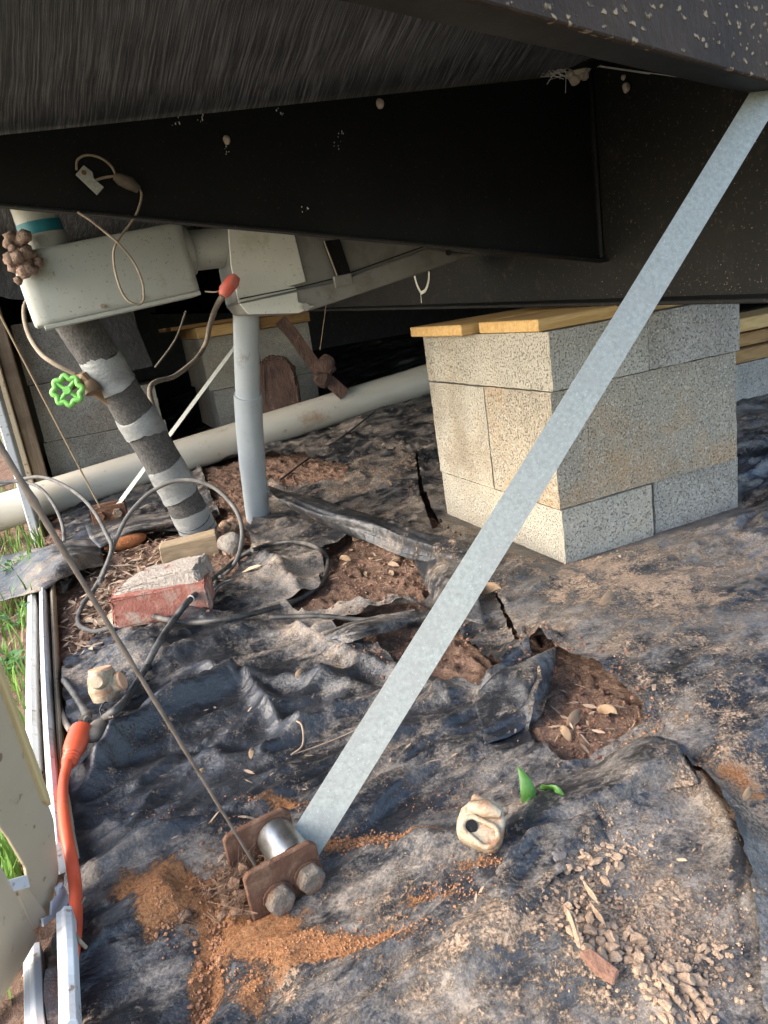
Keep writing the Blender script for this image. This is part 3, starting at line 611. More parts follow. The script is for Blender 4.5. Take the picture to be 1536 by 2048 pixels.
block((0, -.003, .288), (.195, .424, .380), 'concrete_pale', 'flat coarse concrete block in the top course of the main pier under two boards', .006)
block((.199, -.002, .288), (.402, .420, .380), 'concrete_grey', 'flat concrete block in the top course far from the drain pipe', -.004)
m = MB().box((-.006, .012, .3815), (.395, .190, .4005)); tag(obj('wood_board', m, 'lumber_x', bevel=.0015), 'yellow pine board on the pier top with its side edge towards the strap', 'board')
m = MB().box((-.030, .212, .3815), (.380, .420, .4005)); tag(obj('wood_board', m, 'lumber_x', bevel=.0015), 'yellow pine board on the pier top overhanging beside the drain pipe', 'board')

# small pier behind the grey conduit
b0 = np.array([-.20, 1.80, .07]); 
def bk(lo, hi, mat, lab): return block(b0+np.array(lo), b0+np.array(hi), mat, lab, .0)
bk((.0, 0, 0), (.195, .40, .155), 'concrete_dim', 'dim concrete block behind the grey conduit, lower')
bk((.202, 0, 0), (.40, .40, .155), 'concrete_dim', 'dim concrete block behind the brown bark slab, lower')
bk((-.012, .0, .157), (.190, .40, .345), 'concrete_pale', 'upper concrete block of the back pier behind the grey conduit')
bk((.199, .0, .157), (.405, .40, .345), 'concrete_dim', 'upper concrete block of the back pier beside a vertical joint')
m = MB().box(b0+np.array((-.02, -.03, .347)), b0+np.array((.21, .38, .385))); tag(obj('wood_board', m, 'lumber_x', bevel=.002), 'yellow board on the back pier behind the grey conduit', 'board')
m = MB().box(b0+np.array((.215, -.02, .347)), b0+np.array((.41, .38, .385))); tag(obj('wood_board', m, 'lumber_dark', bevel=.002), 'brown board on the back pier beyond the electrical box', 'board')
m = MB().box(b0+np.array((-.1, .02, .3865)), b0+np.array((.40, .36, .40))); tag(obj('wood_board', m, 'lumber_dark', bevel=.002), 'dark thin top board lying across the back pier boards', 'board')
# corner pier behind the insulated pipe
c0 = np.array([-.80, 1.72, -.03])
block(c0, c0+np.array((.40, .20, .195)), 'concrete_dim', 'large dim concrete block behind the insulated pipe, bottom of its stack')
block(c0+np.array((.005, 0, .197)), c0+np.array((.24, .20, .385)), 'concrete_dim', 'dim concrete block behind the tap with green wheel')
block(c0+np.array((.246, -.01, .197)), c0+np.array((.39, .19, .325)), 'concrete_grey', 'short grey concrete block behind the insulated pipe lit from the side')
block(c0+np.array((.0, .01, .387)), c0+np.array((.38, .2, .58)), 'concrete_dim', 'dark concrete block on top of the stack behind the conduit fitting')
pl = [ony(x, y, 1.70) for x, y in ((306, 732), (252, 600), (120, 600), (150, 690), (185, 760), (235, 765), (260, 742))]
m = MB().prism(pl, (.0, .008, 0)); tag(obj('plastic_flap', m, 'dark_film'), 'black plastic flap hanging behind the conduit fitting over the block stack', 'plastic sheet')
# far boards to the right of the pier
d0 = np.array([1.02, .62, .0])
block(d0+np.array((0, 0, .0)), d0+np.array((.4, .4, .13)), 'concrete_dim', 'dark concrete block beyond the main pier under stacked planks')
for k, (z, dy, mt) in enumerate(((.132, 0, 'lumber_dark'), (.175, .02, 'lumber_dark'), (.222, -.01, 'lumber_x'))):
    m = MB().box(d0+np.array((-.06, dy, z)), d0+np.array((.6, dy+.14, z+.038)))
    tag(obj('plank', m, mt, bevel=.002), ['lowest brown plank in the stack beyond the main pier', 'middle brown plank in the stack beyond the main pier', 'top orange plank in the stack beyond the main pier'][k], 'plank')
# far skirting closing the space, its colour blackened to stand for deep shade
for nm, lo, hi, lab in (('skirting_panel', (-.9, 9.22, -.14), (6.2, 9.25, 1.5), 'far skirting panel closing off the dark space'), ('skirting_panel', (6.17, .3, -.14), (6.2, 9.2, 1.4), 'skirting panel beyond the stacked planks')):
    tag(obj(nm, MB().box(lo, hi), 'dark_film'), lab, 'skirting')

# ================================================================== SKIRTING, LEFT SIDE
XK = -.86
def vslab(y0, y1, z0, z1, x=XK, th=.012): return MB().box((x-th, y0, z0), (x, y1, z1))
tag(obj('skirting_panel', vslab(1.92, 9.2, -.14, 1.0), 'wood_stake'), 'skirting panel coloured dark for shade, running away behind the block stack', 'skirting')  # dark colour stands in for the shade on this skirting
tag(obj('skirting_panel', MB().box((-.885, 1.36, -.10), (-.862, 1.50, .56)), 'vinyl_white', bevel=.003), 'white skirting strip standing before the drain pipe', 'skirting')
tag(obj('skirting_panel', MB().box((-.875, 1.62, -.10), (-.855, 1.90, .70)), 'vinyl_beige', bevel=.003), 'beige skirting panel behind the drain pipe', 'skirting')
m = MB().prism([ony(x, y, 1.30) for x, y in ((-40,420),(150,430),(70,470),(45,560),(52,600),(20,598),(-40,580))], (0, .006, 0)); tag(obj('plastic_flap', m, 'dark_film'), 'black plastic hanging beside the mud nest and the skirting strip', 'plastic sheet')
tag(obj('wood_post', MB().box((-.852, 1.640, -.08), (-.812, 1.690, .66)), 'wood_stake', bevel=.003), 'dark weathered wood stake beside the block stack', 'post')
# loose panels at the opening: they stand on a slanting line
PA, PB = onz(130, 1780), onz(0, 1990); pd_ = unit((PB-PA)*np.array([1, 1, 0])); pn = np.array([-pd_[1], pd_[0], 0.]); pn = pn if pn@(CAM-PA) > 0 else -pn
def onp(px, py, off=0.):
    d = ray(px, py); P0 = PA+pn*off; return CAM+d*((P0-CAM)@pn)/(d@pn)
def psheet(pts, off, th, mat, o, nm, bev=.0006):
    return obj(nm, MB().prism([onp(x, y, off) for x, y in pts], -pn*th), mat, o, bevel=bev)
o = thing('skirting_panel', 'loose beige vinyl skirting panel with yellow edge and torn foot', 'skirting', PA)
psheet([(-60,1140),(-14,1290),(40,1440),(92,1592),(108,1639),(115,1709),(118,1745),(107,1795),(100,1838),(84,1848),(30,1778),(58,1772),(52,1735),(17,1675),(-10,1640),(-60,1600)], 0, .003, 'vinyl_beige', o, 'face')
psheet([(-40,1190),(-6,1295),(99,1584),(106,1612),(94,1602),(40,1455),(-18,1300),(-50,1210)], .005, .007, 'vinyl_yellow', o, 'edge_fold', .0015)
psheet([(30,1778),(58,1772),(100,1832),(84,1850),(66,1862)], .006, .006, 'vinyl_beige', o, 'folded_hem', .0015)
psheet([(113,1775),(124,1764),(137,1790),(138,1818),(118,1828),(88,1853),(86,1836),(103,1830),(105,1803),(117,1789)], .010, .002, 'vinyl_white', o, 'torn_foot', 0)
o = thing('skirting_panel', 'beige vinyl skirting panel below the notch that shows bright grass', 'skirting', PB)
psheet([(-60,1700),(0,1727),(29,1780),(76,1876),(2,2006),(-60,2080)], .008, .003, 'vinyl_beige', o, 'face')
psheet([(19,1760),(54,1750),(60,1774),(30,1782)], .0095, .002, 'vinyl_white', o, 'notch_lip', 0)
# ground rails of the skirting: long vinyl channels on the ground
def rail(pts, wd, ht, mat, label, dz=.0, name='ground_rail', th=.002):
    P = [G(x, y)+np.array([0, 0, dz]) for x, y in pts]
    P = spline(P, 5); n = len(P); m = MB(); prof = [(-1, 0), (-1, 1), (-.2, 1.15), (.35, 1.0), (1, .95), (1, 0)]
    vs = []; fs = []
    for i, p in enumerate(P):
        T = unit(P[min(i+1, n-1)]-P[max(0, i-1)]); s_ = unit(np.cross(T, (0, 0, 1)))
        for a, b in prof: vs.append(p+s_*wd/2*a+np.array([0, 0, ht*b]))
    k = len(prof)
    for i in range(n-1):
        for j in range(k): fs.append((i*k+j, i*k+(j+1) % k, i*k+k+(j+1) % k, i*k+k+j))
    fs += [tuple(range(k)), tuple((n-1)*k+j for j in range(k))]
    m.add(vs, fs); return tag(obj(name, m, mat, bevel=.0006), label, 'rail')
rail([(70,1190),(70,1300),(71,1420),(76,1555),(80,1620)], .014, .026, 'vinyl_white', 'white ground rail beside the weeds, outermost of the skirting rails')
rail([(92,1172),(98,1320),(108,1480),(122,1640),(133,1752)], .011, .030, 'vinyl_white', 'narrow white ground rail between the weeds and the black plastic', .004)
rail([(108,1172),(116,1320),(124,1450),(136,1600),(152,1720)], .007, .022, 'vinyl_beige', 'thin grey beige rail against the edge of the black plastic')
rail([(68,1060),(66,1075)], .012, .03, 'vinyl_white', 'short white rail stub below the drain pipe', .0)
rail([(88,1045),(84,1078)], .010, .03, 'vinyl_beige', 'short beige rail stub below the drain pipe')
rail([(74,1925),(78,1985),(80,2040),(84,2120)], .014, .014, 'vinyl_white', 'rounded white vinyl rail end on the bare plastic near the panel foot', .004)
rail([(148,1880),(152,1950),(156,2040),(160,2120)], .012, .016, 'vinyl_white', 'flat white vinyl rail piece lying over the orange cord', .016)
# plastic strip folded over the rails
def field(F, x, y):
    i = int(np.clip(np.searchsorted(YS, y), 0, len(YS)-1)); j = int(np.clip(np.searchsorted(XS, x), 0, len(XS)-1)); return float(F[i, j])
DUST0, GRIME0, CLAY0 = dust, grime, clay
def cloth(px_rows, mat, label, name='plastic_flap', wob=.004, nn=10, seed=0, dust=-.05, grime=0.):
    rows = [spline(r, nn) for r in px_rows]; n = len(rows[0]); cols = [spline([rows[i][j] for i in range(len(rows))], nn) for j in range(n)]
    k = len(cols[0]); vs = []; 
    for j in range(n):
        for i in range(k):
            p = cols[j][i].copy(); a = float(fbm(np.array(j*.12+seed), np.array(i*.16), 3, 7+seed))-.5
            b = float(fbm(np.array(j*.3+seed), np.array(i*.35), 2, 17+seed))-.5
            p[2] += wob*2*a+wob*.7*b; p[1] += wob*a; vs.append(p)
    fs = [(j*k+i, j*k+i+1, (j+1)*k+i+1, (j+1)*k+i) for j in range(n-1) for i in range(k-1)]
    m = MB().add(vs, fs); q = random.Random(seed)
    n_ = len(vs); o = obj(name, m, mat, smooth=4, attrs={'dust': [field(DUST0, p[0], p[1])+dust for p in vs], 'clay': [field(CLAY0, p[0], p[1])-.1 for p in vs], 'grime': [field(GRIME0, p[0], p[1])+grime for p in vs]})
    md = o.modifiers.new('film', 'SOLIDIFY'); md.thickness = .0012
    return tag(o, label, 'plastic sheet')
A0 = lambda x, y, dz: G(x, y, dz)
cloth([[A0(-60,1128,.045), A0(20,1108,.045), A0(90,1092,.042), A0(150,1076,.030), A0(200,1078,.012)], [A0(-60,1165,.050), A0(20,1148,.050), A0(90,1128,.046), A0(150,1108,.034), A0(205,1105,.014)], [A0(-60,1220,.036), A0(20,1200,.038), A0(80,1182,.036), A0(140,1150,.028), A0(208,1128,.010)]], 'plastic_film', 'black plastic strip folded over the white ground rails', seed=3, wob=.007, dust=.10)
cloth([[A0(170,1050,.02), A0(270,1030,.022), A0(360,1020,.02), A0(440,1010,.012)], [A0(180,1075,.028), A0(270,1055,.03), A0(360,1040,.025), A0(430,1022,.012)], [A0(200,1098,.016), A0(270,1068,.02), A0(350,1052,.018), A0(420,1030,.008)]], 'plastic_film', 'black plastic edge lying under the rusty far anchor', seed=5)
# torn curled flap by the conduit foot
cloth([[A0(527,975,.030), A0(640,1000,.050), A0(760,1035,.055), A0(880,1075,.045), A0(970,1100,.02)], [A0(523,966,.050), A0(640,1015,.062), A0(765,1055,.062), A0(890,1095,.045), A0(985,1112,.02)], [A0(560,1000,.044), A0(650,1040,.050), A0(770,1078,.048), A0(890,1112,.030), A0(985,1120,.012)], [A0(590,1020,.012), A0(665,1058,.022), A0(780,1102,.024), A0(890,1130,.014), A0(980,1128,.004)]], 'plastic_film', 'curled torn black plastic flap between the grey conduit and the pier', seed=9, wob=.007, dust=-.28)
cloth([[A0(823,1105,.012), A0(880,1110,.030), A0(935,1112,.030)], [A0(838,1145,.012), A0(895,1165,.034), A0(950,1170,.03)], [A0(868,1205,.006), A0(915,1225,.018), A0(970,1250,.01)]], 'plastic_film', 'small black plastic tongue passing under the galvanized strap', seed=12)

cloth([[A0(935,1400,.002), A0(1000,1345,.009), A0(1060,1312,.012), A0(1116,1288,.012)], [A0(955,1430,.002), A0(1015,1385,.007), A0(1065,1355,.009), A0(1108,1340,.010)], [A0(970,1490,.000), A0(1030,1465,.003), A0(1070,1445,.005), A0(1090,1400,.006)]], 'plastic_film', 'dark folded corner of plastic beside the hole of bare soil', seed=15, wob=.003, dust=.02)
cloth([[A0(1000,1610,.003), A0(1090,1568,.007), A0(1195,1522,.008), A0(1290,1468,.006), A0(1350,1480,.003)], [A0(1010,1650,.003), A0(1100,1610,.007), A0(1210,1570,.008), A0(1310,1520,.006), A0(1370,1520,.003)], [A0(1020,1700,.001), A0(1110,1660,.001), A0(1220,1620,.0), A0(1330,1580,.0), A0(1400,1570,.0)]], 'plastic_film', 'layer of black plastic whose straight edge closes the bare soil hole', seed=18, wob=.005, dust=-.1)
cloth([[A0(990,1740,.003), A0(1040,1680,.010), A0(1110,1640,.009), A0(1190,1618,.004)], [A0(1000,1780,.003), A0(1060,1725,.009), A0(1130,1690,.008), A0(1210,1665,.003)], [A0(1010,1830,.0), A0(1080,1780,.0), A0(1160,1740,.0), A0(1240,1715,-.001)]], 'plastic_film', 'rolled dark edge of plastic below the green leaves', seed=21, wob=.005, dust=0.)
cloth([[A0(640,1262,.010), A0(720,1240,.022), A0(800,1226,.024), A0(880,1222,.012)], [A0(645,1275,.014), A0(720,1256,.028), A0(800,1240,.030), A0(880,1232,.016)], [A0(680,1290,.004), A0(740,1272,.014), A0(810,1256,.014), A0(870,1242,.006)]], 'plastic_film', 'rolled lip of black plastic over the reddish soil trench', seed=24, wob=.004, dust=-.1)
# ================================================================== ELECTRICAL FITTINGS AND PIPES
# white drain pipe
m = MB(); pts = [(x, 1.575, .088+.094*x) for x in np.linspace(-1.35, 1.6, 12)]
m.tube(pts, .057, 32); tag(obj('drain_pipe', m, 'drain_pvc', smooth=S30), 'long cream plastic drain pipe with brown mud stain', 'pipe')
q = random.Random(11); m = MB()
# grey conduit standing from the ground to the box
YB = .42
o = thing('conduit', 'upright grey plastic electrical conduit with a coupling below the box', 'conduit', G(512, 1040))
top = ony(492, 560, .50); bot = G(514, 1030)-np.array([0, 0, .03]); jn = bot+(top-bot)*.56
bend = lambda t: bot+(top-bot)*t+np.array([-.010*math.sin(math.pi*t), 0, 0])
obj('lower_pipe', MB().tube([bend(t) for t in np.linspace(0, .60, 9)], [.0275+.0018*(t > 0) for t in range(9)], 28), 'pvc_grey', o, smooth=S30)
obj('upper_pipe', MB().tube([bend(t) for t in np.linspace(.55, 1, 9)], .0262, 28), 'pvc_grey', o, smooth=S30)
obj('coupling', MB().tube([bend(t) for t in np.linspace(.28, .60, 7)], .0300, 28), 'pvc_grey', o, smooth=S30)
# panel box
o = thing('electrical_box', 'grey electrical box with white stepped patch at one end and sprung latch', 'box', ony(600, 600, YB))
def yb(x, y, Y=YB): return ony(x, y, Y)
m = MB().prism([yb(470, 400), yb(856-8, 400), yb(856, 498), yb(672, 564), yb(477, 607), yb(462, 531)], (0, .11, 0)); obj('body', m, 'panel_grey', o, bevel=.002)
m = MB().prism([yb(477, 606, YB-.010), yb(672, 563, YB-.010), yb(858, 497, YB-.010), yb(958, 508, YB-.010), yb(633, 617, YB-.010), yb(598, 627, YB-.010), yb(497, 629, YB-.010)], (0, .115, 0)); obj('bottom_tray', m, 'panel_grey', o, bevel=.003)
m = MB().prism([yb(462, 531, YB-.006), yb(455, 440, YB-.006), yb(582, 440, YB-.006), yb(612, 563, YB-.006), yb(577, 573, YB-.006), yb(590, 573, YB-.006), yb(594, 579, YB-.006), yb(477, 606, YB-.006)], (0, .004, 0)); obj('white_patch', m, 'panel_white', o, bevel=.001)  # thin white plate with a stepped edge over the box's left end
m = MB().prism([yb(479, 608, YB-.014), yb(594, 584, YB-.014), yb(597, 604, YB-.014), yb(630, 612, YB-.014), yb(598, 626, YB-.014), yb(497, 629, YB-.014)], (0, .003, 0)); obj('white_lip', m, 'panel_white', o, bevel=.001)  # thin white sheet below the stepped plate, over the tray's left end
m = MB().tube([yb(479, 598, YB-.007), yb(600, 574, YB-.007), yb(672, 556, YB-.004), yb(850, 492, YB-.004)], .0012, 6); obj('lid_seam', m, 'web_steel', o)
l_ = MB().prism([yb(648, 482, YB-.012), yb(680, 478, YB-.012), yb(703, 548, YB-.012), yb(674, 553, YB-.012)], (0, .010, 0)); la = obj('latch', l_, 'black_steel', o, bevel=.001)
obj('latch_edge', MB().tube([yb(648, 482, YB-.014), yb(674, 551, YB-.014)], .0018, 6), 'latch_metal', la)
l_ = MB().prism([yb(668, 553, YB-.014), yb(703, 546, YB-.014), yb(706, 566, YB-.014), yb(672, 577, YB-.014)], (0, .010, 0)); obj('latch_foot', l_, 'panel_grey', la, bevel=.001)
obj('screw', MB().cyl(yb(897, 505, YB-.016), yb(897, 505, YB), .006, None, 10), 'black_steel', o)
obj('clip', MB().cyl(yb(612, 614, YB-.02), yb(612, 614, YB-.005), .007, None, 12), 'panel_grey', o, smooth=S30)
# conduit body left of the box
YL = .50
o = thing('electrical_fitting', 'large pale grey conduit fitting lying level under the floor', 'fitting', ony(200, 620, YL))
yl = lambda x, y, Y=YL: ony(x, y, Y)
p0, p1 = yl(70, 582), yl(372, 519)            # axis of the body
ax = unit(p1-p0); up = unit(np.cross((0, -1, 0), ax)*-1); up = up if up[2] > 0 else -up
hh_ = .062; dep = .052; vs = []
sec = [(-1, -1), (-1, 1), (1, 1), (1, -1)]
m = MB(); prof = []
Lx = np.linalg.norm(p1-p0)
for s_, k in ((-.020, .62), (-.016, .78), (-.006, .92), (.008, 1.), (Lx*.5, 1.), (Lx*.95, 1.), (Lx*.985, .97), (Lx, .90)):
    c = p0+ax*s_; r = []
    for a in range(20):
        an = 2*math.pi*a/20; ca, sa = math.cos(an), math.sin(an); e = .17
        r.append(c+up*hh_*(1 if k > .7 else .94)*math.copysign(abs(sa)**e, sa)+np.array([0, -1, 0])*dep*k*math.copysign(abs(ca)**e, ca))
    prof.append(r)
vs = [p for r in prof for p in r]; fs = [(i*20+j, i*20+(j+1) % 20, i*20+20+(j+1) % 20, i*20+20+j) for i in range(len(prof)-1) for j in range(20)]+[tuple(range(20)), tuple((len(prof)-1)*20+j for j in range(20))]
m.add(vs, fs); obj('body', m, 'pvc_box', o, smooth=S30)
m = MB().obox(p0+ax*(Lx*.49)-up*(hh_+.002), ax, (0, 1, 0), up, (Lx*.51, dep*.96, .0035)); lid = obj('lid', m, 'pvc_box', o, bevel=.001)
for s_ in (.36, .62): obj('lid_screw', MB().cyl(p0+ax*Lx*s_-up*(hh_-.012)+np.array([0, -dep-.004, 0]), p0+ax*Lx*s_-up*(hh_-.012)+np.array([0, -dep+.003, 0]), .004, None, 8), 'wire_tan', lid)
hb = p1+up*.014
obj('hub', MB().tube([hb-ax*.03, hb+ax*.004, hb+ax*.012], [.047, .047, .043], 28), 'pvc_box', o, smooth=S30)
pe = ony(470, 490, YL-.01); pf = ony(508, 484, YL-.02)
obj('nipple', MB().tube([hb, pe+np.array([0, 0, -.002])], .036, 28), 'pvc_box', o, smooth=S30)
obj('end_collar', MB().tube([ony(460, 492, YL-.01), ony(464, 491, YL-.01), pf], [.0385, .041, .041], 28), 'pvc_box', o, smooth=S30)
rb = yl(102, 520); obj('riser', MB().tube([rb-up*.03, rb+up*.042, rb+up*.0421, rb+up*.13], [.040, .040, .036, .036], 28), 'pvc_box', o, smooth=S30)
obj('primer_stain', MB().tube([rb+up*.0425, rb+up*.062], .0368, 28), 'primer_teal', o, smooth=S30)
# mud nest on the conduit body
m = MB(); q = random.Random(5)
cn = ony(42, 512, YL-.055)
for k in range(26):
    m.rock(cn+np.array([q.gauss(0, .011), q.uniform(-.010, .012), q.gauss(0, .012)]), q.uniform(.007, .015), k, 2, 1.2, (1, 1, 1))
tag(obj('mud_nest', m, 'mud_nest', smooth=4), 'lumpy brown mud wasp nest stuck to the end of the grey conduit fitting', 'nest')
# insulated water pipe
o = thing('insulated_pipe', 'leaning water pipe wrapped in black foam and grey tape', 'pipe', G(405, 1090))
tp_, bt = ony(122, 600, .60), G(412, 1080)-np.array([0, 0, .02])
ip = lambda t: tp_+(bt-tp_)*t+np.array([.012*math.sin(math.pi*t), 0, .0])
def wrap(a, b, r, mat, nm, seg=26, jit=0.0):
    n = max(4, int((b-a)*50)); q = random.Random(int(a*1000)); pts = [ip(t) for t in np.linspace(a, b, n)]
    mb_ = MB().tube(pts, [r*(1+q.uniform(-jit, jit)) for _ in range(n)], seg); T = unit(bt-tp_); vv = [np.array(p) for p in mb_.v]
    for base_, sg in ((0, -1), ((n-1)*seg, 1)):
        ph = q.uniform(0, 6.28); am = q.uniform(.003, .009)
        if jit: 
            for k in range(seg): vv[base_+k] = vv[base_+k]+T*am*(math.cos(6.28*k/seg+ph)+.4*math.sin(18.85*k/seg+ph*2)+.25*q.uniform(-1, 1))
    mb_.v = [tuple(p) for p in vv]
    return obj(nm, mb_, mat, o, smooth=.9)
wrap(0, 1, .030, 'foam', 'pipe_core')
for a, b, r, mt, nm in ((0, .20, .0375, 'foam', 'foam_sleeve'), (.19, .31, .0385, 'tape', 'tape_wrap'), (.30, .42, .0375, 'foam', 'foam_sleeve'), (.405, .485, .0405, 'tape', 'tape_wrap'), (.48, .63, .0375, 'foam', 'foam_sleeve'), (.62, .745, .0395, 'tape', 'tape_wrap'), (.74, .83, .0380, 'foam', 'foam_sleeve'), (.82, .93, .0400, 'tape', 'tape_wrap'), (.925, 1., .0355, 'tape', 'tape_wrap')):
    wrap(a, b, r*1.06, mt, nm, jit=.03)
q = random.Random(9)
for k in range(3):
    t0 = .85+.03*k; T = unit(bt-tp_); a = unit(np.cross(T, (0, 1, 0))); b = np.cross(T, a); c = ip(t0)
    loop = [c+(a*math.cos(u_)+b*math.sin(u_))*.0425+T*(.012*math.sin(u_+k)) for u_ in np.linspace(0, 6.28, 20)]
    obj('tie_wire', MB().tube(loop, .0012, 5), 'rubber', o)
# hose tap on the pipe
vp = ip(.43); o = thing('hose_tap', 'brass hose tap with bright green handwheel on the insulated pipe', 'tap', vp+np.array([-.02, -.05, -.01]))
hw = at(135, 781, 1.42); bd = at(172, 760, 1.46); dr = unit(hw-bd)
obj('body', MB().tube([vp, bd, bd+dr*.010], [.014, .017, .015], 16), 'brass', o, smooth=S30)
obj('bonnet', MB().tube([bd-dr*.004, bd+dr*.012, bd+dr*.014, bd+dr*.024], [.019, .019, .010, .009], 6), 'brass', o)
obj('spout', MB().tube([bd, bd+np.array([.006, -.012, -.010]), bd+np.array([.008, -.018, -.026])], [.013, .014, .016], 16), 'brass', o, smooth=S30)
obj('stem', MB().cyl(bd, hw, .005, None, 10), 'brass', o, smooth=S30)
nrm = unit(np.array([-.25, -.95, .2])); ua = unit(np.cross(nrm, (0, 0, 1))); ub = np.cross(nrm, ua)
m = MB(); lo = []
for k in range(64):
    an = 2*math.pi*k/64; R = .0255+.0030*math.cos(8*an); lo.append(hw+(ua*math.cos(an)+ub*math.sin(an))*R)
m.tube(lo, .0056, 8, close=True); wh = obj('handwheel', m, 'green_plastic', o, smooth=1.)
for k in range(4):
    an = math.pi/4+math.pi/2*k; d_ = ua*math.cos(an)+ub*math.sin(an); obj('spoke', MB().cyl(hw+d_*.004, hw+d_*.024, .0042, .0038, 8), 'green_plastic', wh, smooth=1.)
obj('hub', MB().cyl(hw-nrm*.004, hw+nrm*.007, .008, .0075, 12), 'green_plastic', wh, smooth=S30)
# service wire from the tap up behind the conduit fitting, and the cable on the other side
def cord(pts, r, mat, label, name='cable', cat='cable', parent=None, n=8, seg=8):
    m = MB().tube(spline(pts, n), r, seg); o = obj(name, m, mat, parent, smooth=1.2)
    return tag(o, label, cat) if not parent else o
cord([at(60, 590, 1.55), at(48, 620, 1.5), at(56, 665, 1.47), at(80, 705, 1.45), at(110, 728, 1.44), at(150, 748, 1.45)], .0048, 'wire_tan', 'tan hose bending from the conduit fitting down to the tap')
cord([ip(.50)+np.array([.03, 0, 0]), at(300, 776, 1.62), at(350, 752, 1.7), at(392, 718, 1.75), at(412, 685, 1.76), at(420, 650, 1.55), at(432, 615, 1.42), at(447, 590, 1.30)], .0056, 'old_plug', 'grey black cable curving from the insulated pipe up to the red connector')
o = thing('wire_connector', 'small red wire connector hanging beside the electrical box', 'connector', at(452, 590, 1.64))
obj('cap', MB().tube([at(446, 592, 1.30), at(450, 582, 1.30), at(466, 562, 1.30), at(474, 552, 1.30)], [.008, .012, .0125, .007], 12), 'red_nut', o, smooth=S30)
obj('wire_end', MB().tube(spline([at(446, 580, 1.30), at(430, 584, 1.30), at(410, 583, 1.30)], 5), .0015, 6), 'wire_tan', o)

# ================================================================== TIE-DOWN STRAPS AND ANCHORS
S0 = at(604, 1698, .655); S1 = onx(1640, 10, .140)
wd0 = cr*.853-cu*.521; wd0 = unit(wd0)
n = 24; pts = [S0+(S1-S0)*t+np.array([0, 0, -.004*math.sin(math.pi*t)]) for t in np.linspace(0, 1, n)]
m = MB().ribbon(pts, .0315, [wd0+np.array([0, .10, .05])*t for t in np.linspace(0, 1, n)], .0012)
tag(obj('steel_strap', m, 'galvanized'), 'wide galvanized steel strap running diagonally from the ground anchor to the beam', 'strap')
FL, FR = onz(487, 1757, .046), onz(632, 1680, .046)
aa = unit((FR-FL)*np.array([1, 1, 0])); nb = np.array([-aa[1], aa[0], 0]); nb = nb if nb@cf > 0 else -nb
LA = np.linalg.norm((FR-FL)[:2]); zt, zl = .047, -.012
o = thing('ground_anchor', 'rusty ground anchor head with two bolts holding the galvanized strap', 'anchor', (*((FL+FR)/2)[:2], 0))
def plate(off, z1, x0=0., x1=1., th=.0055, z0=zl):
    b_ = np.array([*FL[:2], 0])+nb*off; p = b_+aa*LA*x0; q = b_+aa*LA*x1; up_ = np.array([0, 0, 1.])
    return MB().prism([p+up_*z0, q+up_*z0, q+up_*(z1-.006), q-aa*.006+up_*z1, p+aa*.004+up_*z1, p+up_*(z1-.004)], nb*th)
obj('front_plate', plate(0, zt), 'rust', o, bevel=.001)
obj('back_plate', plate(.050, zt+.004, .02, .98), 'rust', o, bevel=.001)
obj('base_plate', MB().obox((FL+FR)/2*np.array([1, 1, 0])+nb*.028+np.array([0, 0, -.006]), aa, nb, (0, 0, 1), (LA*.48, .022, .003)), 'rust', o)
fb = np.array([*FL[:2], 0])
sp = fb+aa*LA*.70+np.array([0, 0, .030])
obj('spool', MB().tube([sp+nb*.007, sp+nb*.012, sp+nb*.048], [.0165, .0172, .0172], 24), 'zinc', o, smooth=S30)
for k, (t_, z_) in enumerate(((.80, .018), (.36, .014))):
    c = fb+aa*LA*t_+np.array([0, 0, z_]); bh = MB()
    bh.tube([c-nb*.012, c-nb*.010, c-nb*.0005], [.0105, .0125, .0125], 6); b_o = obj('bolt_head', bh, 'bolt_head', o, bevel=.0012)
    obj('washer', MB().cyl(c-nb*.0006, c-nb*.0022, .0135, None, 16), 'rust', b_o)
obj('bolt_shank', MB().cyl(sp+nb*.001, sp+nb*.060, .006, None, 10), 'rust', o)
m = MB(); q = random.Random(2); cl_ = fb+aa*LA*.05+nb*.034+np.array([0, 0, .012])
for k in range(70): m.rock(cl_+np.array([q.gauss(0, .013), q.gauss(0, .011), q.gauss(0, .007)-.002]), q.uniform(.0025, .0075), k, 1, 1.2, (1, 1, .9))
for k in range(150):
    p = cl_+np.array([q.gauss(0, .012), q.gauss(0, .012), q.uniform(0, .016)]); m.tube([p, p+np.array([q.gauss(0, .010), q.gauss(0, .010), q.gauss(0, .006)]), p+np.array([q.gauss(0, .016), q.gauss(0, .016), -.004])], .00035, 3)
tag(obj('root_clump', m, 'dirty_roots', smooth=.8), 'clump of dirt and roots on the back of the ground anchor', 'clump')
# old strap seen on edge
L0, L1 = fb+aa*LA*.30+nb*.012+np.array([0, 0, .020]), at(-90, 745, .47)
pts = [L0+(L1-L0)*t for t in np.linspace(0, 1, 50)]; q = random.Random(8)
rr = [(.0013+.0016*t)*(1+q.uniform(-.15, .15)+(.5 if q.random() < .05 else 0)) for t in np.linspace(0, 1, 50)]
tag(obj('old_strap', MB().tube(pts, [(r, r*.45) for r in rr], 8, flat=cr), 'old_strap', smooth=1.), 'old brown tie wire slanting down into the near ground anchor', 'wire')
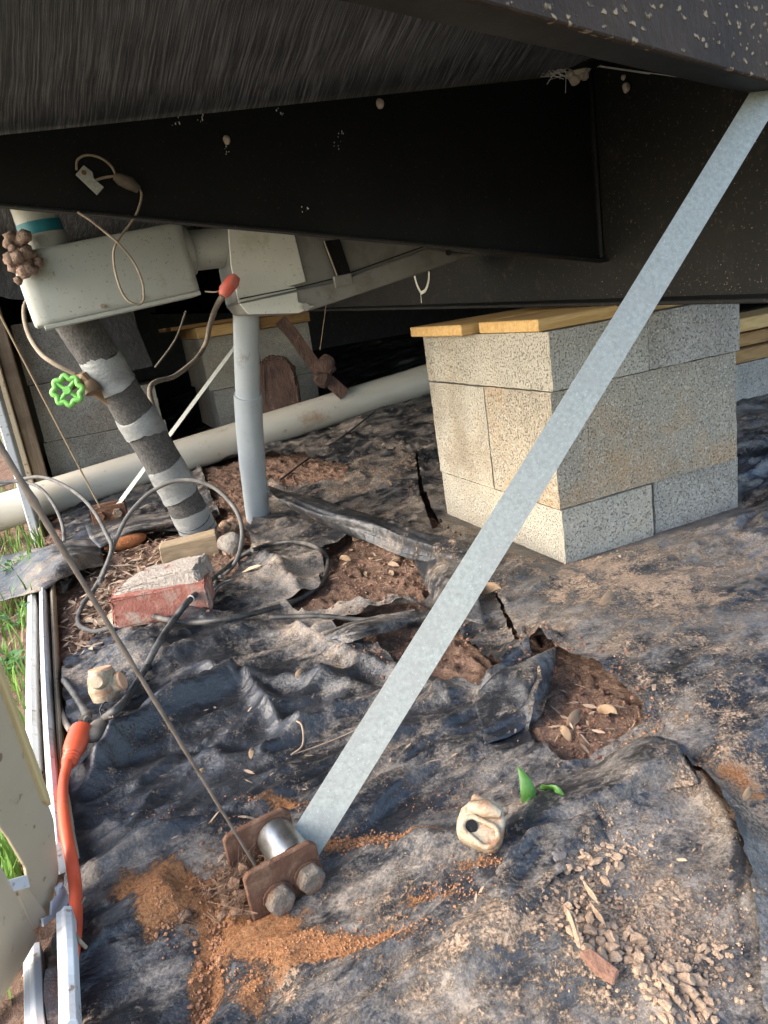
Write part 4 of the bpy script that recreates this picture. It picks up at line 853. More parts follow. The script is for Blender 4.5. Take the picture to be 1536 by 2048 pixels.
# far anchor with its strap and wire
fa = G(225, 1048); o = thing('ground_anchor', 'small rusty far ground anchor beside the drain pipe with a pale bolt', 'anchor', fa)
a2 = unit(np.array([1, -.1, 0])); b2 = np.array([.1, 1, 0])
for dy in (-.022, .022):
    obj('plate', MB().obox(fa+b2*dy+np.array([0, 0, .026]), a2, b2, (0, 0, 1), (.044, .003, .030)), 'rust', o, bevel=.001)
for dx, mt in ((.022, 'bolt_head'), (-.022, 'rust')):
    c = fa+a2*dx+np.array([0, 0, .034]); obj('bolt_head', MB().cyl(c-b2*.038, c-b2*.025, .013, None, 6), mt, o, bevel=.001)
    obj('bolt_shank', MB().cyl(c-b2*.024, c+b2*.03, .006, None, 8), 'rust', o)
T0, T1 = fa+np.array([.022, 0, .045]), ony(470, 694, 1.40); T2 = T0+(T1-T0)*1.25
tag(obj('steel_strap', MB().ribbon([T0, T1, T2], .030, unit(np.array([.9, -.35, .5])), .0012), 'galvanized'), 'narrow looking far steel strap crossing before the drain pipe', 'strap')
w0, w1 = fa+np.array([-.015, -.004, .03]), at(-60, 515, 1.45)
tag(obj('tie_wire', MB().tube([w0+(w1-w0)*t for t in np.linspace(0, 1, 12)], .0026, 6, flat=cr), 'vinyl_beige'), 'thin pale tie wire slanting down to the far rusty anchor', 'wire')
# strap with a knob on the back pier
o = thing('old_hanger', 'dark old strap hanger with a lump beside the back pier', 'hanger', at(650, 770, 2.55))
obj('strap', MB().ribbon([at(560, 640, 2.64), at(585, 668, 2.64), at(640, 745, 2.64), at(690, 790, 2.64)], .045, cr*.8+cu*.5, .004), 'bark', o)
m = MB(); q = random.Random(4)
for k in range(6): m.rock(at(648, 742, 2.64)+np.array([q.gauss(0, .02), q.gauss(0, .01), q.gauss(0, .02)]), q.uniform(.02, .035), k, 2, .7, (1, 1, 1))
obj('lump', m, 'bark', o, smooth=.6)
m = MB()
o2 = MB().prism([at(x, y, 2.70) for x, y in ((525,725),(545,710),(575,715),(592,735),(600,775),(606,825),(612,860),(590,880),(528,880))], (0, .05, 0))
tag(obj('bark_slab', o2, 'bark', bevel=.014, seg=2, sub=3, rough=.004), 'reddish brown round topped slab of rotten wood behind the conduit', 'slab')
cord([at(655, 590, 2.3), at(640, 700, 2.35)], .001, 'twig', 'hanging thread beside the back pier', 'thread', 'thread')
cord([at(372, 622, 2.2), at(350, 680, 2.2), at(310, 735, 2.2)], .0028, 'old_plug', 'thin dark wire in the shade behind the insulated pipe', 'wire', 'wire')

# ================================================================== CABLES ON THE GROUND
def gl(pts, r): return [G(x, y, h+r*.9) for x, y, h in pts]
def c5(L): return [(x/2.743, y/2.743+850, h) for x, y, h in L]
def c8(L): return [(x/1.995+130, y/1.995+1000, h) for x, y, h in L]
arch = [at(x/2.743, y/2.743+850, d) for x, y, d in ((425,1060,1.33),(455,985,1.36),(530,880,1.42),(600,730,1.47),(640,620,1.50),(705,495,1.53),(800,390,1.55),(900,327,1.55),(1000,302,1.55),(1100,312,1.54),(1200,362,1.53),(1290,460,1.50),(1326,560,1.48),(1322,660,1.47),(1290,755,1.46),(1220,830,1.45))]
cord(arch, .0044, 'cord_dusty', 'dusty black cable arching in a loop before the insulated pipe')
cord(gl(c5([(425,1060,.006),(440,1105,.004),(520,1133,.004),(640,1100,.004),(760,1040,.004),(860,975,.008),(960,925,.012),(1060,910,.02),(1130,880,.01),(1220,830,.01)]), .0044), .0044, 'cord_dusty', 'dusty black cable lying across the red broken brick')
bl = gl(c5([(1390,680,.006),(1290,745,.012),(1165,845,.016),(1040,960,.02),(960,1060,.012),(880,1180,.008),(820,1290,.004),(800,1330,.004)])+c8([(330,660,.004),(300,705,.004),(255,780,.005),(200,840,.006),(140,880,.006),(85,905,.008)]), .0052)
o = thing('cable', 'thick black cable with a white wrapped length ending at the orange plug', 'cable', bl[5])
obj('jacket', MB().tube(spline(bl, 8), .0050, 8), 'rubber', o, smooth=1.2)
obj('white_wrap', MB().tube(spline(gl(c5([(1160,850,.016),(1100,905,.018),(1045,955,.02)]), .0052), 6), .0058, 8), 'vinyl_white', o, smooth=1.2)
cord(gl(c8([(745,200,.012),(830,176,.010),(920,166,.010),(1000,187,.008),(1045,232,.006),(1045,282,.004),(1010,340,.004),(930,396,.004),(800,440,.004),(640,475,.004),(500,490,.004),(400,476,.004),(330,462,.004),(250,480,.004)]), .0046), .0046, 'rubber', 'black cable curving round on the plastic beyond the broken brick')
cord(gl(c8([(760,432,.003),(900,420,.004),(1100,445,.006),(1250,480,.006),(1380,462,.004),(1440,425,.006),(1500,380,.004)]), .004), .004, 'rubber', 'thin black cable running under the galvanized strap') if False else None
cord([at(x/2.743, y/2.743+850, d) for x, y, d in ((-60,350,1.75),(100,302,1.74),(220,285,1.72),(330,320,1.68),(440,390,1.62),(520,480,1.56),(580,590,1.50),(612,665,1.47),(590,760,1.43),(545,870,1.38))], .0042, 'cord_dusty', 'grey cable arching over the drain pipe from outside')
cord([at(x/2.743, y/2.743+850, d) for x, y, d in ((-60,320,1.60),(80,310,1.60),(180,325,1.58),(250,375,1.55),(310,465,1.5),(345,560,1.45),(352,640,1.42))], .0036, 'cord_dusty', 'thinner grey cable bending down beside the folded plastic strip')
cord(gl(c5([(1270,850,.006),(1215,870,.004),(1170,920,.003),(1135,975,.002)]), .003), .0026, 'cord_dusty', 'short thin cable end behind the broken brick')
cord(gl([(128,1360,.006),(150,1390,.01),(168,1420,.014),(176,1440,.016)], .004), .0046, 'rubber', 'short dusty black cable beside the white fitting')
cord(gl([(122,1420,.004),(132,1446,.006),(142,1462,.010)], .004), .004, 'old_plug', 'frayed dark cord end beside the orange plug')
cord(gl([(540,1235,.002),(640,1232,.003),(740,1240,.004),(830,1222,.006)], .004), .004, 'rubber', 'black cable half hidden along the torn plastic edge')
cord(gl([(560,960,.006),(620,915,.006),(690,870,.006),(750,822,.006)], .003), .003, 'rubber', 'straight thin black cable behind the conduit towards the drain pipe')
# orange extension cord
o = thing('extension_cord', 'orange extension cord with ribbed orange connector lying along the rails', 'cord', G(150, 1490))
ctop, cbot = G(163, 1456, .020), G(136, 1532, .022); cdir = unit(cbot-ctop); n = 22
pr_ = [(0, .010), (.02, .0125), (.10, .0130), (.40, .0130), (.55, .0125), (.68, .0105), (.72, .0085), (.76, .0098), (.80, .0082), (.84, .0095), (.88, .0080), (.92, .0088), (1., .0066)]
obj('connector', MB().tube([ctop+(cbot-ctop)*t for t, r in pr_], [(r, r*.85) for t, r in pr_], 16, flat=cr), 'orange_vinyl', o, smooth=.7)
for k in range(5):
    c = ctop+(cbot-ctop)*(.14+.09*k)-cf*.0122; obj('grip_rib', MB().obox(c, cr, cdir, -cf, (.0075, .0016, .0022)), 'orange_vinyl', o, bevel=.0004)
obj('cord', MB().tube(spline(gl([(136,1524,.020),(127,1565,.028),(126,1610,.030),(133,1670,.028),(144,1725,.020),(151,1780,.010),(151,1850,.006),(146,1900,.004),(138,1960,.002),(132,2040,.002)], .0052), 8), .0056, 10), 'orange_vinyl', o, smooth=1.2)
o = thing('plug', 'dark dusty plug with two prongs pushed into the orange connector', 'plug', ctop)
pt_ = G(176, 1428, .018)
obj('plug_body', MB().tube([pt_, pt_+(ctop-pt_)*.5], [.0055, .0080], 10), 'old_plug', o, smooth=.8)
for s_ in (-.004, .004): obj('prong', MB().obox((pt_+(ctop-pt_)*.75)+cr*s_, cr, cdir, -cf, (.0010, .0075, .003)), 'rubber', o)
pp = G(198, 1474); o = thing('loose_plug', 'small flat grey brown oval plug lying beside the orange connector', 'plug', pp)
obj('shell', MB().tube([pp+np.array([0, 0, .010])+unit(G(212, 1450)-G(184, 1494))*t for t in (-.024, -.021, -.014, 0, .012, .019, .022)], [(.003, .002), (.0085, .006), (.0118, .0085), (.0125, .009), (.0112, .008), (.0075, .006), (.003, .002)], 14, flat=cr), 'old_plug', o, smooth=.9)
obj('tail', MB().tube(spline([G(212, 1450)+np.array([0, 0, .012]), G(228, 1444)+np.array([0, 0, .008]), G(246, 1432)+np.array([0, 0, .004])], 5), .0022, 6), 'old_plug', o)
cord(gl([(203,1432,.012),(200,1420,.02),(206,1408,.024),(213,1404,.02)], .001), .0010, 'rubber', 'tiny hooked wire end above the oval plug', 'wire', 'wire')

# ================================================================== SMALL THINGS LYING ABOUT
# pale moulded fitting with a keyhole recess
fc = G(960, 1690); d_f = (fc-CAM)@cf-.004
fn = unit((CAM-fc)*np.array([.6, .6, 1.0]))
def onq(px, py, off=0.): d = ray(px, py); P0 = fc+fn*(.016+off); return CAM+d*((P0-CAM)@fn)/(d@fn)
o = thing('moulded_fitting', 'pale dirty moulded fitting with a dark hole beside the green leaf', 'fitting', fc)
ol = [(946,1582),(968,1594),(986,1598),(1006,1612),(1011,1640),(1004,1680),(994,1698),(976,1700),(925,1678),(912,1665),(913,1640),(922,1614),(940,1600)]
obj('body', MB().prism([onq(x, y) for x, y in ol], -fn*.018), 'porcelain', o, bevel=.0035, seg=3, smooth=1.)
st_ = []; (ax_, ay_, ar_), (bx_, by_, br_) = (944, 1652, 18), (974, 1671, 23); th_ = math.atan2(by_-ay_, bx_-ax_)
for k in range(13): an = th_+math.pi/2+math.pi*k/12; st_.append((ax_+ar_*math.cos(an), ay_+ar_*math.sin(an)))
for k in range(13): an = th_-math.pi/2+math.pi*k/12; st_.append((bx_+br_*math.cos(an), by_+br_*math.sin(an)))
obj('raised_rim', MB().tube([onq(x, y, .001) for x, y in st_], .0024, 6, close=True), 'porcelain', o, smooth=1.2)
obj('hole', MB().cyl(onq(943, 1653, -.004), onq(943, 1653, .0012), .0052, None, 16), 'black_steel', o)  # solid black disc, its colour standing for the shade inside a hole
obj('upper_ridge', MB().tube([onq(938, 1612, .000), onq(970, 1616, .004), onq(1000, 1628, .001)], [.004, .0075, .004], 8), 'porcelain', o, smooth=1.2)
pc = G(212, 1398); o = thing('pipe_fitting', 'pale plastic tee fitting with orange stained ends by the black cable', 'fitting', pc)
bx = [at(x, y, (pc-CAM)@cf-.02) for x, y in ((212,1400),(209,1378),(205,1356),(201,1345))]
obj('body', MB().tube(bx, [.016, .020, .019, .0165], 14), 'porcelain', o, smooth=.8)
obj('end_collar', MB().tube([bx[-1]-(bx[-1]-bx[0])*.02, bx[-1]+unit(bx[-1]-bx[0])*.006], [.0155, .0145], 14), 'porcelain_rusty', o, smooth=.8)
q1, q2 = bx[1], at(242, 1362, (pc-CAM)@cf-.02)
obj('side_arm', MB().tube([q1, q1+(q2-q1)*.6, q2], [.012, .0125, .0135], 14), 'porcelain', o, smooth=.8)
obj('arm_end', MB().tube([q2, q2+unit(q2-q1)*.003], [.013, .0115], 14), 'porcelain_rusty', o, smooth=.8)
sk = at(196, 1362, (pc-CAM)@cf-.042); obj('knob', MB().tube([sk+cf*.012, sk, sk-cf*.005], [.012, .0115, .008], 14), 'porcelain', o, smooth=.8)
# broken brick, wood block, stones
def lump(pts_px, depth_ref, th, mat, label, name, cat, bev=.006, rough=.0016, seed=0):
    c = np.mean([G(x, y) for x, y in pts_px[:1]], 0)
    return None
br = G(330, 1232); o = thing('broken_brick', 'broken red brick with a thick crust of old mortar', 'brick', br)
bxv = unit(np.array([.92, -.25, 0])); byv = np.array([.25, .92, 0])
obj('red_brick', MB().obox(br+byv*.035+np.array([-.002, 0, .020]), bxv, byv, (0, 0, 1), (.076, .036, .026)), 'brick', o, bevel=.004, sub=5, rough=.0016, smooth=.7)
m = MB().hexa([br+bxv*a+byv*b+np.array([0, 0, c]) for a, b, c in ((-.082, .012, .040), (.070, -.002, .034), (.082, .085, .030), (-.050, .085, .034), (-.070, .020, .056), (.060, .010, .066), (.076, .080, .070), (-.030, .080, .064))])
obj('mortar_crust', m, 'brick_mortar', o, bevel=.006, sub=5, rough=.0020, smooth=.8)
wb = G(388, 1122); m = MB().obox(wb+np.array([0, .02, .022]), (.95, -.18, .05), (.18, .95, 0), (0, 0, 1), (.062, .022, .026))
tag(obj('wood_block', m, 'lumber_block', bevel=.003, sub=2, rough=.0008), 'short weathered wood block at the foot of the insulated pipe', 'block')
m = MB().rock(G(462, 1098)+np.array([0, 0, .012]), .034, 21, 3, .3, (1, .8, .9)); tag(obj('concrete_lump', m, 'rough_concrete', smooth=.6), 'grey concrete lump behind the looped black cable', 'stone')
m = MB()
for k, (x, y, r) in enumerate(((450,1058,.014),(464,1054,.013),(456,1068,.014),(472,1064,.010))): m.rock(G(x, y)+np.array([0, 0, .012]), r, 30+k, 2, .9, (1, 1, .9))
tag(obj('pink_crumbled_stone', m, 'clod', smooth=.6), 'pale pink crumbly stone inside the cable loop', 'stone')
s0, s1_ = G(222, 1104), G(288, 1082)
m = MB().tube([s0+(s1_-s0)*t+np.array([0, 0, .012]) for t in (-.15, 0, .2, .5, .8, 1, 1.1)], [(.004, .003), (.014, .010), (.021, .014), (.024, .015), (.022, .014), (.014, .010), (.004, .003)], 12, flat=cr)
tag(obj('orange_stone', m, 'orange_stone', smooth=.8), 'long rusty orange stone under the black plastic edge', 'stone')
# green leaves
def leaf(pts, wd, mat, label, fold=.25, lift=0., name='leaf'):
    P = spline(pts, 5); n = len(P); vs = []; fs = []
    for i, p in enumerate(P):
        t = i/(n-1); T = unit(P[min(i+1, n-1)]-P[max(0, i-1)]); s_ = unit(np.cross(T, -cf)); up_ = np.cross(s_, T)
        ww = wd*math.sin(math.pi*min(1, .04+.96*t**.8))
        vs += [p-s_*ww+up_*ww*fold, p, p+s_*ww+up_*ww*fold]
    for i in range(n-1): fs += [(i*3, i*3+1, i*3+4, i*3+3), (i*3+1, i*3+2, i*3+5, i*3+4)]
    o = obj(name, MB().add(vs, fs), mat, smooth=4); md = o.modifiers.new('blade', 'SOLIDIFY'); md.thickness = .0004
    return tag(o, label, 'leaf')
g_ = lambda x, y, h=.004: G(x, y, h)
dl_ = (G(1048, 1610)-CAM)@cf-.004
leaf([at(1050, 1612, dl_), at(1056, 1590, dl_-.004), at(1050, 1562, dl_-.002), at(1034, 1530, dl_+.006)], .0068, 'leaf_green', 'fresh green leaf standing up behind the pale moulded fitting')
leaf([g_(1080,1578,.010), g_(1094,1573,.013), g_(1112,1578,.012), g_(1132,1594,.005)], .0044, 'leaf_green', 'narrow green leaf lying flat on the plastic fold')
leaf([g_(1050,1612,.006), g_(1060,1600,.010), g_(1068,1586,.012), g_(1070,1576,.008)], .003, 'leaf_green', 'small dark green leaf between the two larger green leaves')
DL = [(718,1073,.020,.5,'tan dry leaf below the curled plastic flap'),(770,1090,.016,1.6,'brown dry leaf on the soil near the curled flap'),(835,1105,.014,2.2,'dry leaf curled upright beside the plastic tongue'),(850,1240,.010,1.2,'small dry leaf at the torn edge beside the strap'),(1215,1200,.014,.2,'yellowish dry leaf on the dusty sheet by the pier'),(1518,1135,.009,.6,'pale dry leaf far along the dusty sheet'),(505,1510,.006,1.,'little orange leaf on the dark plastic near the tie wire'),(600,1350,.007,.3,'orange leaf scrap on the plastic beside the fold'),(405,1548,.005,.2,'tiny brown leaf scrap near the tie wire'),(980,1180,.020,-.9,'grey brown dry leaf caught behind the galvanized strap'),(905,1120,.018,1.9,'folded grey dry leaf behind the galvanized strap'),(1150,1440,.014,.3,'brown leaf in the hole of bare soil'),(1215,1425,.012,-1.2,'curled leaf standing in the hole of bare soil'),(1495,1592,.007,.2,'pale leaf scrap on the orange dust'),(1130,1470,.010,1.4,'dark leaf scrap at the edge of the soil hole'),(690,1120,.012,2.4,'dry leaf between the cable loop and the soil patch')]
for k, (x, y, l, a, lab) in enumerate(DL):
    c = g_(x, y, .006); d_ = np.array([math.cos(a), math.sin(a), .15])*l; leaf([c-d_, c-d_*.4+np.array([0, 0, .004]), c+d_*.4+np.array([0, 0, .005]), c+d_+np.array([0, 0, .0])], l*.45, 'dry_leaf', lab, .5, name='dry_leaf')
cord(gl([(590,1440,.02),(604,1452,.016),(605,1490,.006),(582,1510,.002)], .001), .0011, 'twig', 'thin dry twig lying on the plastic between the wire and the strap', 'twig', 'twig')
cord(gl([(582,1510,.002),(640,1490,.003),(720,1455,.003),(800,1400,.003)], .0008), .0007, 'twig', 'long pale stem along the plastic towards the strap', 'twig', 'twig')
cord(gl([(136,1826,.012),(142,1850,.016),(158,1880,.012),(172,1895,.006)], .001), .0016, 'twig', 'short pale twig crossing the orange cord', 'twig', 'twig')
cord(gl([(170,1795,.01),(160,1810,.014),(140,1826,.014)], .001), .0009, 'twig', 'thin forked twig end beside the orange cord', 'twig', 'twig')
# clods
q = random.Random(77); CL = []
def spread(poly, n, r0, r1):
    xs = [p[0] for p in poly]; ys_ = [p[1] for p in poly]; out = []; tries = 0
    while len(out) < n and tries < 8000:
        tries += 1; x, y = q.uniform(min(xs), max(xs)), q.uniform(min(ys_), max(ys_))
        if float(polysd(np.array([[x]]), np.array([[y]]), poly)[0, 0]) < 0: continue
        r = q.uniform(r0, r1)
        if all(math.hypot(x-a, (y-b)*1.2) > (r+c)*1450 for a, b, c in out): out.append((x, y, r))
    return out
HEAPS = [([(1095,1735),(1150,1700),(1210,1685),(1250,1700),(1245,1725),(1215,1770),(1200,1735),(1140,1745)], 30, .0022, .0072, 'angular tan clod in the small heap beside the dark grey pebble', 'tan clods beside the grey pebble'),
 ([(1130,1810),(1165,1800),(1200,1840),(1260,1860),(1300,1890),(1300,1960),(1240,1930),(1180,1910),(1150,1880)], 44, .0022, .0085, 'tan clod in the heap between the upright flakes and the flat brown slab', 'tan clods around the clay flakes'),
 ([(1260,1930),(1340,1920),(1400,1960),(1440,2048),(1330,2048),(1290,1990)], 46, .0022, .0080, 'dry tan clod in the long spill beyond the flat brown slab', 'tan clods in the long spill'),
 ([(1380,1900),(1470,1880),(1460,1910),(1400,1930)], 12, .002, .0045, 'small orange tan clod in the thin line along the plastic crease', 'small clods along the crease'),
 ([(1230,1690),(1310,1690),(1300,1705),(1250,1715)], 10, .0015, .003, 'tiny tan clod in the narrow tail of the small heap', 'tiny clods in the heap tail')]
k = 0
for poly, n_, r0_, r1_, lab, grp in HEAPS:
    for x, y, r in spread(poly, n_, r0_, r1_):
        k += 1; m = MB().rock(G(x, y)+np.array([0, 0, r*.3]), r, 200+k, 2, .9, (1, q.uniform(.55, .95), q.uniform(.35, .7)), ncut=11, cut=(.42, .85)); tag(obj('clay_clod', m, 'clod', smooth=.3), lab, 'clod', grp)
m = MB().rock(G(1118, 1722)+np.array([0, 0, .004]), .0085, 5, 2, .5, (1, .9, .8)); tag(obj('grey_stone', m, 'grey_stone', smooth=.5), 'single dark grey pebble among the tan clods', 'stone')
ex = MB().prism([g_(x, y, .010) for x, y in ((1128,1825),(1146,1860),(1152,1895),(1165,1905),(1160,1875),(1148,1845))], (.002, .004, .006)); tag(obj('clay_flake', ex, 'clod', bevel=.001), 'curved edge of dried clay crust left of the clod heap', 'flake')
ex = MB().prism([g_(x, y, .006) for x, y in ((1158,1912),(1182,1905),(1240,1950),(1228,1974),(1190,1952))], (0, 0, .005)); tag(obj('clay_flake', ex, 'crumb_brown', bevel=.001), 'flat brown slab of crust with a pale edge below the clod heap', 'flake')
for x0_, y0_, lab in ((1180,1790,'thin slanting clay flake above the clod heap'),(1195,1835,'upright clay flake inside the clod heap')):
    ex = MB().prism([g_(x0_-12, y0_-18, .006), g_(x0_+14, y0_+14, .006), g_(x0_+20, y0_+22, .003), g_(x0_-2, y0_+2, .003)], (0, .003, .006)); tag(obj('clay_flake', ex, 'clod', bevel=.0006), lab, 'flake')
# crumbs, chips and litter nobody could count
bank = []
for k in range(10):
    t_ = MB().rock((0, 0, 0), 1., 900+k, 1, .8, (1, .85, .7), ncut=9, cut=(.45, .9)); bank.append((np.array(t_.v), np.array(t_.f)))
def crumbs(name, mat, label, regions, seed, cat):
    rg = np.random.RandomState(seed); vs = []; fs = []; k0 = 0
    for (px, py, rx, ry, n, r0, r1) in regions:
        for _ in range(n):
            x, y = px+rg.normal()*rx*.6, py+rg.normal()*ry*.6
            if not (-10 < x < 1560 and 900 < y < 2075): continue
            p = onz(x, y); z = ground_h(p[0], p[1]); p = np.array([p[0], p[1], z])
            r = r0*.8+(r1-r0)*rg.rand()**3.2; bv, bf = bank[rg.randint(10)]; a = rg.rand()*6.28; ca, sa = math.cos(a), math.sin(a)
            R = np.array([[ca, -sa, 0], [sa, ca, 0], [0, 0, 1]]); vs.append(bv@R.T*r+p+np.array([0, 0, r*.3])); fs.append(bf+k0); k0 += len(bv)
    m = MB(); m.v = np.concatenate(vs).tolist(); m.f = np.concatenate(fs).tolist()
    return tag(obj(name, m, mat, base=(0, 0, 0)), label, cat, None, 'stuff')
crumbs('tan_crumbs', 'clod', 'fine tan crumbs scattered around the clods on the plastic', [(1200,1720,120,50,260,.0006,.0024),(1230,1880,130,90,500,.0006,.003),(1350,1990,110,70,500,.0006,.003),(1430,1890,80,50,180,.0006,.002),(1300,1420,240,160,260,.0005,.0018),(1100,1850,400,200,420,.0004,.0014),(1000,1130,180,40,60,.0008,.003),(1200,1120,120,12,80,.001,.004),(750,1150,130,60,220,.0008,.0035)], 1, 'soil')
crumbs('orange_crumbs', 'clod_clay', 'orange clay crumbs around the near ground anchor', [(460,1790,60,60,260,.0007,.0032),(430,1880,16,80,260,.0008,.0034),(400,1990,20,60,220,.0008,.0034),(330,1850,26,60,120,.0008,.003),(720,1690,90,22,420,.0006,.0030),(640,1905,110,26,420,.0005,.0018),(790,1890,100,26,360,.0005,.0018),(900,1820,80,22,260,.0005,.0016),(1000,1775,110,10,260,.0005,.0016),(560,1605,90,12,160,.0005,.002),(400,1640,130,10,120,.0005,.0016),(500,1960,60,60,150,.0005,.002),(1230,1470,90,40,160,.0007,.003),(900,1600,140,30,160,.0005,.0016),(1440,1560,80,40,160,.0005,.0016)], 2, 'soil')
crumbs('brown_crumbs', 'crumb_brown', 'brown soil crumbs lying in the torn openings', [(760,1170,110,60,420,.0012,.005),(830,1290,120,60,420,.0012,.0045),(1180,1430,90,80,520,.001,.0045),(300,1170,120,70,500,.0015,.006),(560,960,110,26,380,.002,.007),(450,1020,40,60,160,.002,.007),(400,1700,300,200,160,.0005,.0014),(1100,1330,60,30,120,.001,.004)], 3, 'soil')
def chips(name, mat, label, regions, seed, cat='litter'):
    rg = np.random.RandomState(seed); m = MB()
    for (px, py, rx, ry, n, l0, l1) in regions:
        for _ in range(n):
            x, y = px+rg.normal()*rx*.6, py+rg.normal()*ry*.6; p = onz(x, y); p = np.array([p[0], p[1], ground_h(p[0], p[1])+.002+.004*rg.rand()])
            l = l0+(l1-l0)*rg.rand()**2; a = rg.rand()*3.14; d_ = np.array([math.cos(a), math.sin(a), rg.normal()*.22]); e_ = np.array([-math.sin(a), math.cos(a), rg.normal()*.35])
            w_ = l*(.07+.38*rg.rand()**2); nn_ = unit(np.cross(d_, e_))*l*.12*rg.rand(); k1, k2, k3 = rg.uniform(.4, 1.1, 3); m.add([p-d_*l, p-d_*l*.2+e_*w_*k1+nn_, p+d_*l*.5+e_*w_*k2+nn_, p+d_*l, p+d_*l*.3-e_*w_*k3+nn_, p-d_*l*.5-e_*w_*k2+nn_*.5], [(0, 1, 2, 3, 4, 5)])
    return tag(obj(name, m, mat, base=(0, 0, 0)), label, cat, None, 'stuff')
chips('wood_litter', 'pale_litter', 'pale wood chips and dry leaf bits around the pipe foot', [(280,1150,110,60,520,.006,.024),(330,1100,100,30,220,.006,.02),(190,1240,60,40,140,.006,.02),(150,1290,30,30,40,.005,.016),(770,1110,80,30,60,.004,.016),(1190,1430,70,50,16,.004,.012),(300,1060,90,14,30,.006,.016)], 5)
chips('dry_stems', 'twig', 'fine dry stems and straw bits on plastic and soil', [(760,1100,100,40,40,.004,.014),(1180,1440,80,60,30,.003,.012),(600,1520,350,120,60,.002,.008),(1200,1300,300,200,70,.002,.006),(480,1700,60,50,40,.003,.010),(1100,1850,300,150,50,.002,.005),(280,1150,120,60,60,.006,.02)], 6)
# ---------------------------------------------------------------- hanging tag, wires, spider silk and sacs on the steel
YO = .090
o = thing('wire_tag', 'small metal clip on a looped wire hanging from the outrigger', 'clip', ony(220, 360, YO))
yo = lambda x, y, Y=YO: ony(x, y, Y)
obj('clip_plate', MB().prism([yo(151, 350), yo(167, 331), yo(185, 345), yo(188, 358), yo(208, 375), yo(194, 391)], (0, -.003, 0)), 'galvanized', o, bevel=.0006)
obj('clip_screw', MB().cyl(yo(168, 345, YO-.005), yo(168, 345, YO), .003, None, 10), 'rust', o)
obj('sleeve', MB().tube([yo(228, 352), yo(240, 358), yo(262, 368), yo(278, 380)], [.005, .008, .0085, .005], 10), 'old_strap', o, smooth=S30)
obj('short_loop', MB().tube(spline([yo(153, 340), yo(154, 322), yo(166, 312), yo(185, 311), yo(205, 318), yo(222, 332), yo(232, 350)], 6), .0016, 6), 'wire_tan', o)
obj('short_wire', MB().tube(spline([yo(186, 362), yo(205, 356), yo(230, 352)], 5), .0018, 6), 'wire_tan', o)
obj('long_loop', MB().tube(spline([yo(276, 374), yo(283, 390), yo(276, 420), yo(262, 445), yo(240, 475, .075), yo(228, 500, .07), yo(229, 535, .07), yo(240, 575, .07), yo(255, 600, .07), yo(275, 609, .07), yo(287, 600, .07), yo(285, 565, .07), yo(268, 525, .07), yo(240, 490, .07), yo(215, 468, .075), yo(180, 440, .08), yo(155, 424, .082)], 6), .0017, 6), 'wire_tan', o, smooth=1.2)
m = MB(); q = random.Random(12); sc_ = ony(1150, 150, .088)
for k in range(9): m.rock(sc_+np.array([q.gauss(0, .006), q.uniform(-.006, .002), q.gauss(0, .006)]), q.uniform(.006, .011), k, 2, 1.2, (1, 1, 1))
m.rock(ony(1170, 140, .084), .010, 77, 2, .2, (1, 1, 1)); tag(obj('spider_nest', m, 'egg_sac', smooth=.7), 'brown lumpy spider nest in the corner where outrigger meets beam', 'nest')
def silk(name, label, segs):
    m = MB()
    for a, b, r in segs: m.tube([a, b], r, 4)
    return tag(obj(name, m, 'silk'), label, 'cobweb')
sg = [(ony(1175, 128, .09), onx(1536, 180, .190), .0005), (ony(1175, 130, .09), onx(1300, 148, .190), .0006)]
for k in range(22):
    a = ony(1100+q.gauss(0, 14), 140+q.gauss(0, 12), .090); b = ony(1128+q.gauss(0, 12), 146+q.gauss(0, 8), .090); sg.append((a, b, q.uniform(.0003, .0008)))
sg += [(ony(1132, 150, .092), ony(1131, 186, .092), .0006)]
silk('cobweb', 'white cobweb strands stretched from the lumpy spider nest', sg)
m = MB()
for cx, cy in ((397, 238), (452, 302), (676, 292), (755, 205), (680, 270), (350, 243), (560, 222), (610, 420)):
    for k in range(5): m.rock(yo(cx+q.gauss(0, 5), cy+q.gauss(0, 6), .0985), q.uniform(.0004, .0011), k, 1, 1., (1, .5, q.uniform(.8, 2.5)))
tag(obj('cobweb_lint', m, 'silk'), 'small white cobweb lint dotted on the outrigger plate', 'cobweb', None, 'stuff')
for x, y, r, sf, lab in ((1252, 176, .0065, 'x', 'pale egg sac hanging on the beam web below the cobweb'), (1247, 155, .0040, 'x', 'tiny egg sac just above the hanging pale one'), (975, 48, .008, 'c', 'brown egg sac stuck under the floor near the rim board'), (760, 207, .006, 'o', 'brown egg sac at the top edge of the outrigger'), (453, 280, .005, 'o', 'yellow brown egg sac on the dark outrigger plate'), (286, 236, .006, 'c', 'faint brown egg sac under the floor above the wire clip')):
    p = onx(x, y, .190) if sf == 'x' else (onz(x, y, zc(0, 0)-.004) if sf == 'c' else ony(x, y, .096)); tag(obj('egg_sac', MB().rock(p, r, int(x), 2, .25, (1, 1, 1.25)), 'egg_sac', smooth=1.), lab, 'egg sac')
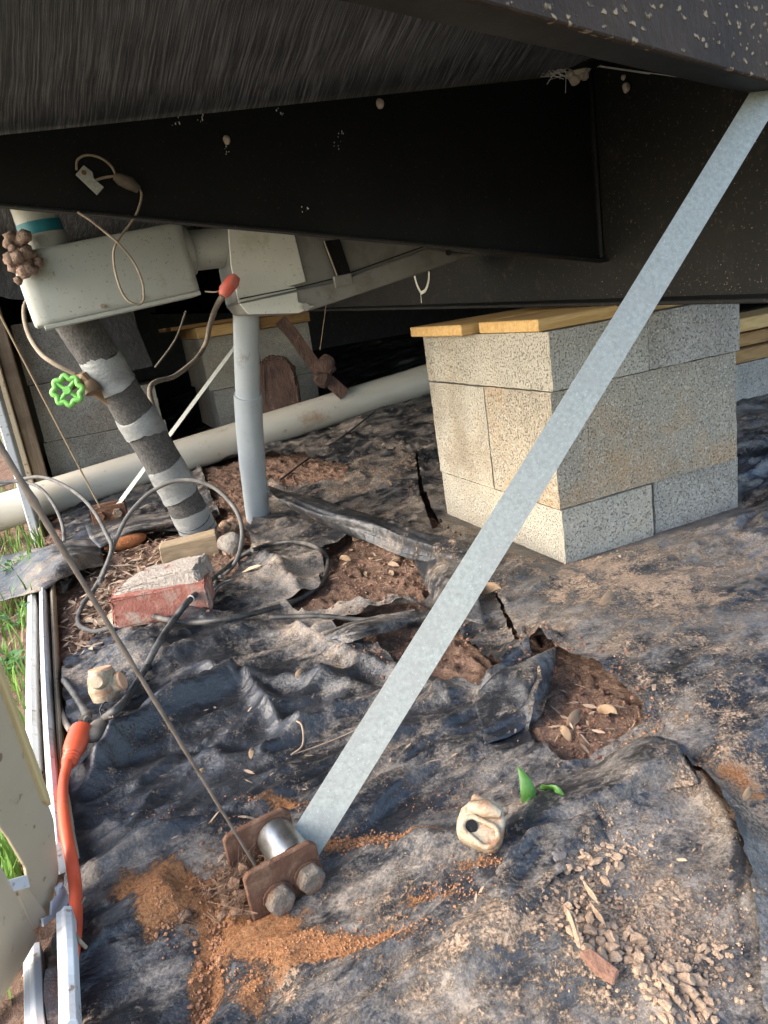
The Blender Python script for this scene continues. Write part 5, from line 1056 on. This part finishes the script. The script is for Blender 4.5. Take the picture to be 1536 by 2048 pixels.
# ---------------------------------------------------------------- grass and weeds beyond the rails
def grass(name, mat, label, n, seed, x0, x1, y0, y1, h0, h1, wd, lean=.5):
    rg = np.random.RandomState(seed); m = MB()
    for _ in range(n):
        x, y = rg.uniform(x0, x1), rg.uniform(y0, y1); z = ground_h(x, y)-.005; h = rg.uniform(h0, h1); a = rg.rand()*6.28; L = lean*h*rg.rand()
        d_ = np.array([math.cos(a), math.sin(a), 0]); s_ = np.array([-d_[1], d_[0], 0])*wd*rg.uniform(.6, 1.3); p = np.array([x, y, z])
        c1 = p+d_*L*.35+np.array([0, 0, h*.6]); c2 = p+d_*L+np.array([0, 0, h])
        m.add([p-s_, p+s_, c1+s_*.8, c1-s_*.8, c2], [(0, 1, 2, 3), (3, 2, 4)])
    return tag(obj(name, m, mat, base=(0, 0, 0)), label, 'grass', None, 'stuff')
grass('grass', 'grass', 'green grass growing outside the skirting rails', 5200, 1, -1.75, -.845, -.6, 2.6, .02, .085, .0022)
grass('dead_grass', 'dead_grass', 'dry straw coloured grass among the green outside the rails', 1300, 2, -1.6, -.845, -.5, 1.6, .01, .05, .0014, 1.6)
def weed(px, py, x, n, h, seed, label):
    p = onx(px, py, x); rg = random.Random(seed); b = np.array([p[0], p[1], ground_h(p[0], p[1])])
    o = thing('weed', label, 'plant', b)
    st = MB(); lv = MB()
    for k in range(n):
        a = rg.uniform(0, 6.28); hh2 = h*rg.uniform(.5, 1); tip = b+np.array([math.cos(a)*h*.45, math.sin(a)*h*.45, hh2]); st.tube([b, (b+tip)/2+np.array([0, 0, .01]), tip], .0010, 5)
        for j in range(5):
            c = b+(tip-b)*rg.uniform(.5, 1); an = rg.uniform(0, 6.28); d_ = np.array([math.cos(an), math.sin(an), rg.uniform(-.2, .5)])*rg.uniform(.010, .020); s_ = np.cross(unit(d_), (0, 0, 1))*np.linalg.norm(d_)*.38
            lv.add([c, c+d_*.5+s_, c+d_, c+d_*.5-s_], [(0, 1, 2, 3)])
    obj('stem', st, 'grass', o); obj('leaves', lv, 'leaf_green', o)
weed(18, 1092, -.90, 12, .07, 1, 'bright green leafy weed below the drain pipe outside the rails')
weed(40, 1270, -.885, 10, .06, 2, 'green weed growing against the outermost white rail')
weed(30, 1370, -.885, 12, .05, 3, 'low broad leafed weed beside the beige loose panel')
weed(150, 1215, -.80, 4, .035, 4, 'tiny pale green seedling by the edge of the leaf litter')
weed(20, 1690, -.90, 16, .07, 6, 'bright green weed seen through the notch in the loose panel')
grass('notch_grass', 'grass', 'bright grass close behind the notch of the loose panel', 900, 9, -.98, -.845, -.37, -.12, .02, .07, .0028)
